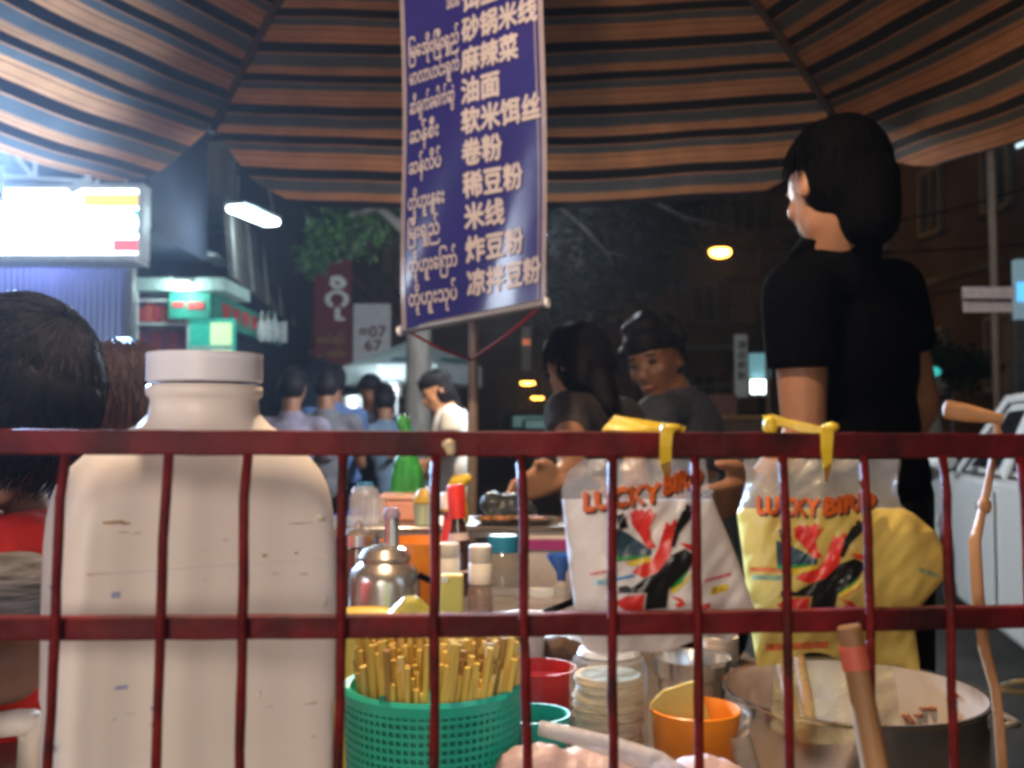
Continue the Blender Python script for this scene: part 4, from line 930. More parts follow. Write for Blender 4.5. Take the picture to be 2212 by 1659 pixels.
mb = MB(); mb.ell(P(1664, 920, yq + .012), (.0042, .004, .0052)); part('knot', mb, yt, t, smooth=True)
mb = MB(); mb.ell(P(1796, 923, yq), (.0042, .004, .0026)); part('knot', mb, yt, t, smooth=True)
part('strip', ribbon([P(1790, 922, yq - .001), P(1787, 940, yq - .003), P(1786, 970, yq - .0032), P(1788, 1005, yq - .001), P(1786, 1040, yq + .04)], [.006, .0066, .006, .0055, .003]), yt, t)

# ================================================================== THINGS ON THE CART
def on(px, Y, z=.88): p = P(px, 900, Y); return V(p.x, Y, z)
def zz(py, Y): return P(1106, py, Y).z
# green basket
gm = mat('green basket plastic', (.022, .38, .27), .38, 0, .1, 30, .1)
Yb = .735; c = on(937, Yb, .881); rz = zz(1478, Yb); r1 = U(186, Yb); r0 = r1*.90; hB = rz - .881
t = thing('chopstick_basket', c, 'green lattice plastic basket full of yellow chopsticks', 'basket')
mb = MB(); mb.lathe([(r1 - .004, hB - .006), (r1 + .001, hB - .007), (r1 + .002, hB), (r1, hB + .003), (r1 - .004, hB + .002), (r1 - .005, hB - .004)], c, 56); part('rim', mb, gm, t, smooth='auto')
mb = MB(); nv, nh = 76, 22
for k in range(nv):
    a = 2*PI*k/nv; f = lambda z: V(c.x + (r0 + (r1 - r0)*z/hB)*math.cos(a), c.y + (r0 + (r1 - r0)*z/hB)*math.sin(a), c.z + z)
    mb.bar(f(.004), f(hB - .004), .0016, .0022, up=V(math.cos(a), math.sin(a), 0))
o = part('upright_strand', mb, gm, t, kind='stuff')
mb = MB()
for k in range(nh):
    z = .006 + (hB - .016)*k/(nh - 1); r = r0 + (r1 - r0)*z/hB
    mb.lathe([(r - .001, z - .0013), (r + .001, z - .0013), (r + .001, z + .0013), (r - .001, z + .0013), (r - .001, z - .0013)], c, 56)
part('ring_strand', mb, gm, t, kind='stuff')
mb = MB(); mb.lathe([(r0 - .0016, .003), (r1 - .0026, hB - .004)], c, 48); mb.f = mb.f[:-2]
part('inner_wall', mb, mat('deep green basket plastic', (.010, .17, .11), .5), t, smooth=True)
mb = MB(); mb.lathe([(0, 0), (r0, 0), (r0, .003), (0, .003)], c, 40); part('bottom', mb, gm, t)
for k, dz in ((0, 0),):
    p = P(1080//1, 1492, Yb - r1*.9); mb = MB(); mb.box(P(826, 1518, Yb - r1*.86), (.004, .003, .009)); part('lug', mb, MATS['deep green basket plastic'], t)
# chopsticks, each its own
cm = [mat('yellow bamboo', (.66, .44, .09), .75, 0, .15, 30, .1, stretch=(1, 1, .1)), mat('pale bamboo', (.72, .54, .20), .75, 0, .15, 30, .1, stretch=(1, 1, .1)), mat('brown bamboo', (.34, .19, .05), .5, 0, .2, 30, .1, stretch=(1, 1, .1))]
rnd = random.Random(4)
CN = 290
for k in range(CN):
    a = rnd.uniform(0, 2*PI); rr = (r1 - .0095)*math.sqrt(rnd.uniform(0.05, 1)); lean = .20 if rr*math.cos(a) > -.005 else -.02
    top = V(c.x + rr*math.cos(a), c.y + rr*math.sin(a), c.z + rnd.uniform(.148, .176))
    if abs(rr*math.cos(a) - (-.006)) < .007 and math.sin(a) < .2: top.z -= .035
    b0 = V(c.x + rr*.80*math.cos(a) - lean*.03, c.y + rr*.86*math.sin(a), c.z + .006)
    top.x += lean*.05 + rnd.gauss(0, .003); top.y += rnd.gauss(0, .003)
    mb = MB(); mb.tube([b0, b0.lerp(top, .5), top], [.0016, .0022, .0026], 8)
    single('chopstick', mb, cm[0 if rnd.random() < .6 else (1 if rnd.random() < .6 else 2)], 'yellow bamboo chopstick standing in the green basket', 'chopstick', 'chopsticks standing in the green basket', smooth='auto')

mb = MB()
for k in range(260):                # the rest of the sheaf, between the ones that can be told apart
    a = rnd.uniform(0, 2*PI); rr = (r1 - .009)*math.sqrt(rnd.uniform(0.0, 1)); lean = .2 if rr*math.cos(a) > -.005 else -.02
    top = V(c.x + rr*math.cos(a) + lean*.05 + rnd.gauss(0, .004), c.y + rr*math.sin(a), c.z + rnd.uniform(.140, .174)); b0 = V(c.x + rr*.8*math.cos(a) - lean*.03, c.y + rr*.86*math.sin(a), c.z + .006)
    mb.tube([b0, b0.lerp(top, .5), top], [.0015, .0020, .0024], 5)
tag(part('chopstick_sheaf', mb, cm[0], kind='stuff'), 'mass of yellow chopsticks packed between the others in the green basket', 'chopsticks')

def jar(name, label, cat, px, Y, prof, m, parts=(), z=.88, tilt=None, n=28):
    c = on(px, Y, z); t = thing(name, c, label, cat); R = tilt or Matrix.Identity(3)
    mb = MB(); mb.lathe(prof, c, n, R); part(parts[0][0] if False else 'body', mb, m, t, smooth='auto')
    for nm, pr, mm in parts:
        mb = MB(); mb.lathe(pr, c, n, R); part(nm, mb, mm, t, smooth='auto')
    return t
# steel oil pot with a pouring tube
Y = 1.42; r = U(76, Y); c = on(833, Y); zt = zz(1178, Y) - .88; zs = zz(1222, Y) - .88
t = thing('oil_pot', c, 'shiny stainless steel oil pot with domed lid and upright tube', 'pot')
mb = MB(); mb.lathe([(0, .001), (r*.93, .001), (r, .008), (r, zs - .02), (r*.93, zs - .005), (r*.72, zs + .004), (r*.66, zs + .008)], c, 40); part('body', mb, M['chrome'], t, smooth='auto')
mb = MB(); mb.lathe([(r*.72, zs + .008), (r*.74, zs + .013), (r*.6, zs + .024), (r*.3, zt), (r*.12, zt + .003), (0, zt + .004)], c, 36); part('lid', mb, M['chrome'], t, smooth='auto')
mb = MB(); c2 = P(846, 1172, Y); mb.tube([c2 - V(0, 0, .012), P(846, 1118, Y)], .0105, 16); part('tube', mb, M['chrome'], t, smooth='auto')
mb = MB(); mb.lathe([(.0115, 0), (.0125, .006), (.009, .014), (0, .016)], P(846, 1119, Y), 16); part('tube_cap', mb, mat('grey violet knob', (.28, .22, .30), .5), t, smooth='auto')
mb = MB(); a = c + V(r*.98, -.01, zs - .012); mb.tube([a, a + V(.03, -.008, -.012), a + V(.032, -.008, -.06), a + V(0, 0, -.075)], .005, 10); part('handle', mb, M['black'], t, smooth=True)
# orange bowl behind the pot
jar('plastic_bowl', 'orange plastic bowl behind the steel oil pot', 'bowl', 915, 1.56, [(0, 0), (.035, .0), (.06, .10), (.068, zz(1165, 1.56) - .88), (.065, zz(1165, 1.56) - .88), (.055, .1), (0, .012)], mat('orange plastic', (.80, .25, .02), .35))
# things on the upper shelf
zsf = 1.0375
Y = 1.72
jar('water_bottle', 'clear plastic bottle with a blue cap at the left of the upper shelf', 'bottle', 790, Y, [(0, .001), (.026, .001), (.028, .01), (.027, .045), (.022, .058), (.012, .066), (.011, .070)], glass('clear bottle plastic', (.75, .72, .75), .35), (('cap', [(.0135, zz(1062, Y) - zsf), (.0135, zz(1042, Y) - zsf), (0, zz(1041, Y) - zsf)], mat('blue cap', (.03, .22, .42), .4)),), z=zsf)
jar('glass_cup', 'upside-down glass standing before the clear bottle on the upper shelf', 'cup', 812, 1.69, [(.021, .001), (.019, .035), (.017, .046), (0, .048)], glass('clear glass', (.6, .58, .55), .35), z=zsf)
a, b = P(817, 1070, 1.76), P(925, 1131, 1.76)
t = thing('plastic_box', ((a.x + b.x)/2, 1.80, zsf), 'salmon pink plastic box with lid on the upper shelf', 'box')
pk = mat('salmon plastic', (.70, .30, .20), .4, 0, .1, 20, .1)
mb = MB(); mb.box(((a.x + b.x)/2, 1.80, (zsf + a.z - .008)/2), (b.x - a.x - .004, .08, a.z - .008 - zsf)); part('box_body', mb, pk, t, bevel=.005)
mb = MB(); mb.box(((a.x + b.x)/2, 1.80, a.z - .004), (b.x - a.x, .085, .009)); part('lid', mb, mat('pale salmon plastic', (.76, .42, .30), .4), t, bevel=.003)
jar('plastic_cup', 'green and cream cup with a mustard lid right of the pink box', 'cup', 920, 1.70, [(0, .001), (.018, .001), (.021, .034), (.022, .036), (.0, .036)], mat('green cream stripe plastic', (.18, .45, .32), .4, rgb2=(.7, .62, .4), var=.1, scale=30, stretch=(9, 9, .1)), (('lid', [(.0215, .037), (.022, .041), (.016, .052), (.012, .06), (0, .062)], mat('mustard plastic', (.55, .36, .05), .4)),), z=zsf)
mb = MB(); a = P(870, 1064, 1.74)
mb.bar(P(905, 1088, 1.69), P(932, 1056, 1.69), .018, .004, up=V(0, 1, 0)); single('white_card', mb, M['steel_w'], 'small tilted white card propped behind the green cup', 'card', bevel=.001)
# green plastic bag
mb = MB(); c = P(880, 1040, 1.86); mb.ell(c, (.032, .03, .05)); mb.ell(c - V(0, 0, .03), (.036, .03, .04)); mb.cap(c + V(-.002, 0, .03), .026, c + V(.004, 0, .075), .012); mb.cap(c + V(.004, 0, .07), .010, c + V(-.008, 0, .11), .014)
mb.box(c + V(0, 0, -.063), (.06, .05, .025))
single('plastic_bag', remesh(mb, .005, 3), mat('green film', (.04, .30, .06), .3, 0, .35, 30, 1.0, stretch=(2, 2, .3)), 'knotted green plastic bag standing at the back of the upper shelf', 'bag', smooth=True)
# yellow crumpled bag
mb = MB(); c = P(992, 1040, 1.76); mb.ell(c, (.017, .014, .012)); mb.ell(c + V(.012, 0, .004), (.012, .012, .01)); mb.ell(c + V(-.01, 0, -.005), (.01, .01, .01)); mb.cap(c, .010, V(c.x, 1.76, 1.045), .018)
single('plastic_bag', remesh(mb, .003, 2), mat('yellow film', (.72, .48, .02), .35, 0, .2, 60, .8), 'crumpled yellow plastic bag behind the red capped bottle', 'bag', smooth=True)
# black plastic bags and dishes at the right of the shelf
mb = MB(); rnd = random.Random(2)
for k in range(9): mb.ell(P(1060 + 75*rnd.random(), 1085 + 40*rnd.random(), 1.78), (.024, .03, .022))
mb.box((P(1098, 0, 1.78).x, 1.78, zsf + .012), (.075, .06, .022))
single('plastic_bag', remesh(mb, .004, 2), mat('grey black film', (.035, .04, .042), .3, 0, .3, 40, 1.0), 'heap of dark grey plastic bags at the right end of the upper shelf', 'bag', smooth=True)
for k, (px, lab, mm) in enumerate(((1075, 'shallow steel dish of greens on the upper shelf', M['chrome']), (1150, 'shallow steel dish of skewers by the seated woman', M['chrome']))):
    c = on(px, 1.69, zsf); t = thing('steel_dish', c, lab, 'dish')
    mb = MB(); mb.lathe([(0, .0015), (.026, .0015), (.04, .012), (.042, .013), (.026, .004), (0, .004)], c, 30); part('dish', mb, mm, t, smooth='auto')
    mb = MB(); rnd = random.Random(11 + k)
    for i in range(14): mb.ell(c + V(rnd.uniform(-.024, .024), rnd.uniform(-.02, .02), .012), (.008, .006, .005), n=8, m=5)
    o = part('food', remesh(mb, .0025, 1), mat(('mixed greens', 'dark food')[k], ((.10, .10, .02), (.10, .035, .015))[k], .5, 0, .5, 60, .5, rgb2=((.30, .10, .02), (.22, .1, .05))[k]), t, smooth=True)
# sauce bottles
def bottle(px, Y, h, r, label, m, cap_m, lab_m, lab0, lab1, capz, tilt=None, capr=.5, band=None):
    pr = [(0, .001), (r*.95, .001), (r, .006), (r, h*.52), (r*.82, h*.62), (r*.45, h*.76), (r*.40, h*capz)]
    ps = [('label_wrap', [(r*1.015 if z <= .52 else r*1.015*max(.45, 1 - (z - .52)*2.1), h*z) for z in (lab0, (lab0 + lab1)/2, lab1)], lab_m), ('cap', [(r*capr, h*capz - .002), (r*capr, h - .003), (r*capr*.85, h), (0, h)], cap_m)]
    if band: ps.append(('neck_band', [(r*capr*1.03, h*capz - .006), (r*capr*1.03, h*capz - .002)], band))
    t = jar('sauce_bottle', label, 'bottle', px, Y, pr, m, ps, tilt=tilt)
    return t
amber = glass('amber sauce', (.16, .05, .02), .9); whitecap = mat('white cap plastic', (.74, .66, .58), .4); redcap = mat('red cap plastic', (.62, .03, .02), .38)
h1 = zz(1064, 1.55) - .88
bottle(971, 1.55, h1, .018, 'sauce bottle with a red label and white cap right of the oil pot', amber, whitecap, mat('red label', (.58, .03, .02), .4, 0, .1, 30, 0), .50, .86, .9, capr=.78, band=mat('gold band', (.6, .4, .05), .35, .6))
h2 = zz(1046, 1.5) - .88
bottle(1008, 1.5, h2, .0215, 'dark sauce bottle with a red cap leaning beside the red labelled bottle', glass('dark brown sauce', (.05, .02, .014), .95), redcap, mat('pink white label', (.66, .50, .46), .5, 0, .12, 60, 0), .46, .70, .80, tilt=Matrix.Rotation(-.07, 3, 'Y'), capr=.62)
for px, lab in ((969, 'short seasoning bottle with a white cap behind the yellow packet'), (1038, 'short seasoning bottle with a white cap left of the blue lidded jar')):
    hh = zz(1172 if px < 1000 else 1177, 1.32) - .88; hc = hh - U(82 if px > 1000 else 76, 1.32)
    jar('seasoning_bottle', lab, 'bottle', px, 1.32, [(0, .001), (.016, .001), (.017, .006), (.017, hc - .02), (.0145, hc - .003), (.013, hc)], glass('brown tinted glass', (.30, .20, .16), .55), (('cap', [(.0150, hc), (.0155, hc + .003), (.0152, hc + .026), (.0144, hc + .027), (.0152, hc + .0285), (.015, hh - .002), (.013, hh), (0, hh)], whitecap), ('contents', [(0, .004), (.0145, .004), (.0145, hc*.6), (0, hc*.6)], mat('brown spice', (.14, .06, .03), .8))))
hj = zz(1156, 1.47) - .88
jar('glass_jar', 'wide glass jar with a blue lid on the cart', 'jar', 1086, 1.47, [(0, .001), (.036, .001), (.038, .01), (.038, hj - .06), (.03, hj - .035), (.021, hj - .024)], glass('greenish jar glass', (.40, .34, .27), .4), (('lid', [(.0215, hj - .024), (.0222, hj - .022), (.0222, hj - .002), (.02, hj), (0, hj)], mat('blue lid', (.02, .22, .36), .4)), ('contents', [(0, .004), (.034, .004), (.034, .06), (0, .062)], mat('brown pickles', (.26, .14, .06), .7, 0, .4, 40, .5))))
jar('paste_jar', 'small jar of dark paste with a steel lid left of the oil pot', 'jar', 776, 1.60, [(0, .001), (.026, .001), (.028, .006), (.028, .13), (.024, .14)], glass('dark paste glass', (.10, .05, .03), .85), (('lid', [(.0285, .135), (.0285, .152), (.02, .160), (.006, .163), (.006, .172), (0, .174)], M['chrome']),))
jar('paste_jar', 'brown glass jar between the oil pot and the red labelled bottle', 'jar', 926, 1.62, [(0, .001), (.017, .001), (.018, .006), (.018, .10), (.013, .115), (.013, .12)], glass('amber jar glass', (.28, .12, .04), .7), (('lid', [(.014, .118), (.0145, .132), (0, .133)], MATS['cream cap'] if 'cream cap' in MATS else mat('cream cap', (.72, .56, .42), .4)),))
jar('glass_cup', 'clear tumbler standing before the white box', 'cup', 1165, 1.52, [(0, .001), (.016, .001), (.021, .075), (.0195, .075), (.015, .006), (0, .006)], glass('tumbler glass', (.62, .58, .54), .35))
jar('tea_cup', 'small white cup right of the blue lidded jar', 'cup', 1140, 1.54, [(0, .001), (.012, .001), (.02, .035), (.021, .075), (.019, .075), (.012, .008), (0, .006)], M['steel_w'])
# white box with purple band
a, b = P(1132, 1160, 1.6), P(1236, 1290, 1.6)
t = thing('cardboard_box', ((a.x + b.x)/2, 1.63, .88), 'white box with a purple band behind the metal tray', 'box')
mb = MB(); mb.box(((a.x + b.x)/2, 1.615, (.881 + a.z)/2), (b.x - a.x, .03, a.z - .881)); part('box_body', mb, mat('greyish white card', (.50, .44, .42), .6), t, bevel=.002)
mb = MB(); mb.box(((a.x + b.x)/2, 1.599, a.z - .012), (b.x - a.x - .004, .003, .016)); part('purple_band', mb, mat('purple print', (.32, .02, .16), .4), t)
jar('squeeze_bottle', 'clear bottle with a blue funnel cap left of the white printed bag', 'bottle', 1212, 1.46, [(0, .001), (.012, .001), (.013, .01), (.013, .075), (.008, .1), (.006, .102)], glass('clear squeeze plastic', (.55, .5, .46), .4), (('funnel_cap', [(.006, .100), (.007, .112), (.021, zz(1204, 1.46) - .88), (.021, zz(1197, 1.46) - .88), (.018, zz(1198, 1.46) - .88), (0, .118)], mat('blue funnel', (.02, .10, .42), .4)),))
# metal pan with tongs
t = thing('metal_tray', on(1130, 1.36, .88), 'deep aluminium tray with dark tongs lying across it', 'tray')
x0, x1 = P(1000, 0, 1.5).x, P(1268, 0, 1.5).x; zr_ = zz(1269, 1.5)
def ringbox(mb, x0, x1, y0, y1, z0, z1, th, fl):
    o_ = [V(x0, y0, 0), V(x1, y0, 0), V(x1, y1, 0), V(x0, y1, 0)]; i_ = [V(x0 + th, y0 + th, 0), V(x1 - th, y0 + th, 0), V(x1 - th, y1 - th, 0), V(x0 + th, y1 - th, 0)]
    f_ = [V(x0 - fl, y0 - fl, 0), V(x1 + fl, y0 - fl, 0), V(x1 + fl, y1 + fl, 0), V(x0 - fl, y1 + fl, 0)]
    rings = [[p + V(0, 0, z0) for p in o_], [p + V(0, 0, z1 - .002) for p in o_], [p + V(0, 0, z1 - .002) for p in f_], [p + V(0, 0, z1) for p in f_], [p + V(0, 0, z1) for p in i_], [p + V(0, 0, z0 + .003) for p in i_]]
    vs = [p for r_ in rings for p in r_]; fs = [(3, 2, 1, 0), (20, 21, 22, 23)]
    for i in range(5):
        for k in range(4): fs.append((i*4 + k, i*4 + (k + 1) % 4, i*4 + 4 + (k + 1) % 4, i*4 + 4 + k))
    mb.add(vs, fs)
mb = MB(); ringbox(mb, x0, x1, 1.12, 1.5, .881, zr_, .002, .006); part('tray_body', mb, M['alu'], t, bevel=.001)
mb = MB(); mb.box(((x0 + x1)/2, 1.31, zr_ - .012), (x1 - x0 - .006, .372, .004)); part('insert', mb, mat('steel insert', (.58, .54, .50), .3, .75, .2, 14, .2, spots=((.12, .08, .05), 12, .55, .7)), t)
for (q, q2) in (((1112, 1318), (1185, 1290)),):
    pass
t = thing('tongs', P(1180, 1320, 1.2), 'long dark tongs lying across the aluminium tray', 'tongs')
for k in (0, 1):
    mb = MB(); mb.bar(V(P(1122, 0, 1.2).x, 1.2 + .012*k, zr_ + .004), V(P(1285, 0, 1.33).x, 1.40 + .016*k, zr_ + .006), .006, .005); part('arm', mb, M['black'], t, bevel=.001)
# stack of white bowls
jar('bowl_stack', 'stack of glossy white bowls in front of the aluminium tray', 'bowls', 1135, 1.0, [(0, .001), (.014, .001), (.0205, zz(1326, 1.0) - .88), (.0195, zz(1326, 1.0) - .88), (.01, zz(1340, 1.0) - .88), (0, zz(1342, 1.0) - .88)], mat('white enamel', (.66, .66, .66), .15, coat=.6))
# yellow packet
a, b = P(952, 1240, 1.0), P(1001, 1350, 1.0)
t = thing('paper_packet', ((a.x + b.x)/2, 1.0, .88), 'upright pale yellow paper packet above the chopsticks', 'packet')
mb = MB(); mb.box(((a.x + b.x)/2, 1.0, (.881 + a.z)/2), (b.x - a.x, .016, a.z - .881)); part('packet', mb, mat('pale yellow paper', (.66, .52, .14), .6, 0, .08, 30, .2), t, bevel=.002)
mb = MB(); mb.box((a.x + .003, .99, zz(1252, .99)), (.010, .004, .006)); part('clip', mb, M['chrome'], t)
# yellow tub
Y = .92
jar('plastic_tub', 'yellow plastic tub with its lid behind the jug edge', 'tub', 785, Y, [(0, .001), (.030, .001), (.033, zz(1330, Y) - .88), (0, zz(1330, Y) - .88)], mat('yellow tub plastic', (.78, .50, .06), .4), (('lid', [(.0345, zz(1338, Y) - .88), (.036, zz(1332, Y) - .88), (.035, zz(1325, Y) - .88), (.031, zz(1322, Y) - .88), (.03, zz(1326, Y) - .88), (0, zz(1327, Y) - .88)], mat('yellow lid plastic', (.84, .56, .10), .35)),))
# olive bag of chopstick covers
mb = MB(); c = P(895, 1335, .93)
for k in range(6): mb.ell(c + V(.006*(k - 3), 0, -.006*abs(k - 2.5) + .004), (.012, .015, .02))
mb.box((c.x, .93, (.881 + c.z)/2), (.036, .02, c.z - .881)); single('plastic_bag', remesh(mb, .003, 3), film('olive film', (.42, .36, .07), .92, .3), 'olive yellow filled bag between the tub and the yellow packet', 'bag', smooth=True)
# blue and white paper behind the chopsticks
for px, py, w_, col, lab in ((865, 1400, 46, (.08, .16, .42), 'blue paper tag stuck behind the chopsticks'), (975, 1398, 40, (.6, .5, .48), 'pinkish white paper tag behind the chopsticks')):
    a = P(px, py, .80); mb = MB(); mb.box((a.x, .80 + (.012 if px > 900 else 0), (a.z + .881)/2), (U(w_, .8), .002, a.z - .881 + .016)); single('paper_tag', mb, mat('tag %d' % px, col, .6), lab, 'tag')
# brown bag, red basin, teal bowl
mb = MB(); c = P(1180, 1420, 1.02)
for k in range(5): mb.ell(c + V(.012*(k - 2), 0, .004*(k % 2)), (.02, .02, .018))
mb.box((c.x, 1.02, (c.z + .881)/2), (.06, .03, c.z - .881)); single('paper_bag', remesh(mb, .004, 2), mat('dark brown paper', (.07, .035, .02), .7, 0, .4, 40, .7), 'dark brown crumpled bag behind the right chopsticks', 'bag', smooth=True)
Y = .93
jar('plastic_basin', 'small red plastic basin between the basket and the noodle jar', 'basin', 1160, Y, [(0, .001), (.026, .001), (.03, zz(1478, Y) - .88), (.035, zz(1462, Y) - .88), (.036, zz(1440, Y) - .88), (.034, zz(1440, Y) - .88), (.028, .03), (0, .01)], mat('red basin plastic', (.50, .02, .02), .38))
Y = .80
jar('plastic_bowl', 'teal green plastic bowl half hidden behind the basket', 'bowl', 1152, Y, [(0, .001), (.024, .001), (.027, zz(1598, Y) - .88), (.0285, zz(1570, Y) - .88), (.0288, zz(1540, Y) - .88), (.027, zz(1540, Y) - .88), (.025, .03), (0, .01)], mat('teal plastic', (.03, .42, .33), .35))
# noodle jar
Y = .86; hN = zz(1400, Y) - .88; rN = U(84, Y)
t = jar('noodle_jar', 'clear jar packed with pale dried noodles behind the wires', 'jar', 1312, Y, [(0, .001), (rN, .001), (rN, hN*.86), (rN*.9, hN*.94), (rN*.6, hN*.97)], film('jar film', (.7, .66, .62), .22, .12), (('film_lid', [(rN*.62, hN*.95), (rN*.8, hN*.97), (rN*.74, hN), (rN*.3, hN*1.015), (0, hN*1.02)], film('white film lid', (.72, .70, .72), .85, .25)),))
c = on(1312, Y); mb = MB(); rnd = random.Random(5)
for k in range(15):
    z = .006 + k*(hN*.83 - .012)/14; mb.lathe([(rN*.80, z), (rN*rnd.uniform(.86, .94), z + .003), (rN*.84, z + .0075), (0, z + .008)], c + V(rnd.uniform(-.001, .001), 0, 0), 30)
    part('noodle_nest', mb, mat('pale noodles', (.62, .46, .26), .6, 0, .22, 60, .6, stretch=(1, 1, 4)), t, smooth='auto'); mb = MB()
# steel bowl + threaded bottle
Y = 1.08
jar('steel_bowl', 'ribbed stainless steel bowl behind the orange bowl', 'bowl', 1490, Y, [(0, .001), (.028, .001), (.034, .03), (.0355, zz(1462, Y) - .88), (.039, zz(1455, Y) - .88), (.0405, zz(1420, Y) - .88), (.042, zz(1417, Y) - .88), (.039, zz(1420, Y) - .88), (.03, .02), (0, .01)], M['chrome'])
Y = 1.16; hh = zz(1372, Y) - .88
jar('seasoning_bottle', 'bottle with a ridged cream screw cap between the two printed bags', 'bottle', 1552, Y, [(0, .001), (.022, .001), (.022, hh - .035), (.018, hh - .029)], glass('cream bottle', (.6, .5, .4), .8), (('cap', [(.0205, hh - .028), (.0205, hh - .019), (.0195, hh - .018), (.0205, hh - .017), (.0205, hh - .009), (.0195, hh - .008), (.0205, hh - .007), (.0205, hh - .001), (0, hh)], mat('cream cap', (.72, .56, .42), .4)),))
# orange bowl with yellow paper
Y = .82; r = U(97, Y); hz = zz(1530, Y) - .88
om = mat('orange bowl plastic', (.78, .22, .015), .35)
t = jar('plastic_bowl', 'bright orange bowl holding a folded yellow sheet beside the steel pot', 'bowl', 1497, Y, [(0, .001), (r*.72, .001), (r*.78, .006), (r*.96, hz - .004), (r, hz), (r*.96, hz + .001), (r*.92, hz - .003), (r*.72, .012), (0, .010)], om)
c = on(1468, Y); mb = MB(); mb.poly([P(1405, 1520, Y - .008), P(1432, 1492, Y - .004), P(1500, 1471, Y), P(1518, 1500, Y), P(1535, 1560, Y), P(1540, 1600, Y), P(1420, 1600, Y - .006)], V(0, .004, 0))
single('yellow_sheet', mb, mat('mustard paper', (.56, .43, .12), .5, 0, .12, 40, .3), 'folded mustard yellow sheet stuck in the orange bowl', 'sheet', bevel=.001)
# pink bags and clear tube at the bottom edge
pb = mat('pink film', (.48, .33, .32), .45, 0, .12, 30, .5, sss=.1)
for i, (pts, lab) in enumerate((([(1130, 1640), (1180, 1640), (1240, 1645), (1300, 1655), (1360, 1665)], 'pale pink bag under the clear plastic tube at the bottom edge'), ([(1450, 1655), (1500, 1650), (1560, 1655)], 'small pale pink bag below the orange bowl'))):
    mb = MB()
    for k, (x, y) in enumerate(pts): q = P(x, y, .68); mb.ell(q - V(0, 0, .013 - .003*(k % 2)), (.021, .024, .021 if i == 0 else .015))
    lo = P(pts[0][0], 1655, .68); hi = P(pts[-1][0], 1655, .68)
    for f in (.1, .5, .9): q = lo.lerp(hi, f); mb.box((q.x, .68, (q.z - .008 + .881)/2), (.03, .03, max(.01, q.z - .008 - .881)))
    rb_ = remesh(mb, .0028, 3); rb_.v = [tuple(V(*p) + V(.3, .4, 1)*(.0032*noise.noise(V(*p)*48) + .0022*noise.noise(V(p[0]*150, p[1]*60, p[2]*110)))) for p in rb_.v]
    single('pink_bag', rb_, pb, lab, 'bag', 'pale pink bags at the front of the cart', smooth=True)
mb = MB(); mb.tube([P(1165, 1572, .645), P(1240, 1590, .64), P(1320, 1612, .64), P(1420, 1650, .635), P(1480, 1690, .63)], [.0045, .0055, .0065, .008, .008], 14)
single('plastic_tube', mb, film('clear tube film', (.66, .60, .62), .62, .12), 'clear plastic tube of rolled film slanting across the bottom edge', 'tube', smooth=True)
jar('seasoning_bottle', 'small clear bottle between the orange bowl and the steel pot', 'bottle', 1640, .80, [(0, .001), (.016, .001), (.016, .02), (.010, .045), (.009, zz(1592, .8) - .88), (0, zz(1592, .8) - .88)], glass('cloudy plastic', (.5, .42, .36), .5), tilt=Matrix.Rotation(-.25, 3, 'Y'), z=.885)

# steel pot on the stove
Yp = .98; c = on(1834, Yp, .721); r = U(274, Yp); zr_ = zz(1486, Yp) - .721
t = thing('cooking_pot', c, 'large aluminium pot of brown broth on the right of the stall', 'pot')
mb = MB(); mb.lathe([(0, .001), (r*.90, .001), (r*.95, .012), (r*.965, zr_ - .006), (r, zr_ - .002), (r, zr_), (r*.962, zr_ - .001)], c, 64); mb.f = mb.f[:-1]; part('pot_body', mb, mat('dented aluminium', (.70, .63, .55), .2, .95, .1, 6, .25), t, smooth='auto')
mb = MB(); mb.lathe([(0, .010), (r*.935, .016), (r*.961, zr_ - .001)], c, 64); mb.f = [f for f in mb.f if len(f) == 4]
part('pot_lining', mb, mat('pale stained lining', (.74, .62, .50), .28, .45, .12, 9, .15, spots=((.20, .09, .04), 11, .50, .72)), t, smooth=True)
mb = MB(); mb.lathe([(0, zr_ - .095), (r*.93, zr_ - .095), (r*.94, zr_ - .094)], c, 48); part('broth', mb, mat('brown broth', (.07, .03, .012), .2, 0, .4, 30, .2), t, smooth='auto')
rnd = random.Random(9)
for k in range(16):
    a = rnd.uniform(-.35, .9); z_ = rnd.uniform(zr_ - .055, zr_ - .012); q = c + V(r*.948*math.cos(a), r*.948*math.sin(a), z_)
    mb = MB(); mb.ell(q, (.004*rnd.uniform(.6, 1.8), .004, .0025), n=9, m=5); part('broth_splash', mb, mat('dried splash', (.26, .10, .05), .6), t, smooth=True)
for s in (-1, 1):
    mb = MB(); q = c + V(s*r*.99, 0, zr_ - .03); mb.tube([q + V(0, -.03, 0), q + V(s*.024, -.022, .002), q + V(s*.024, .022, .002), q + V(0, .03, 0)], .004, 10); part('handle', mb, M['alu'], t, smooth=True)
wood = mat('worn brown wood', (.24, .11, .04), .6, 0, .3, 30, .4, stretch=(1, 1, .15), rgb2=(.34, .18, .08))
for k, (q, lab) in enumerate((((1683, 1405, 1.03, 1718, 1560, .96), 'left wooden ladle handle standing in the steel pot'), ((1726, 1420, 1.06, 1752, 1560, .99), 'right wooden ladle handle standing in the steel pot'))):
    a, b = P(q[0], q[1], q[2]), P(q[3], q[4], q[5]); mb = MB(); mb.tube([a, a.lerp(b, .5), b], [.006, .0065, .006], 10); single('wooden_ladle', mb, wood, lab, 'ladle', 'wooden ladles in the pot', smooth='auto')
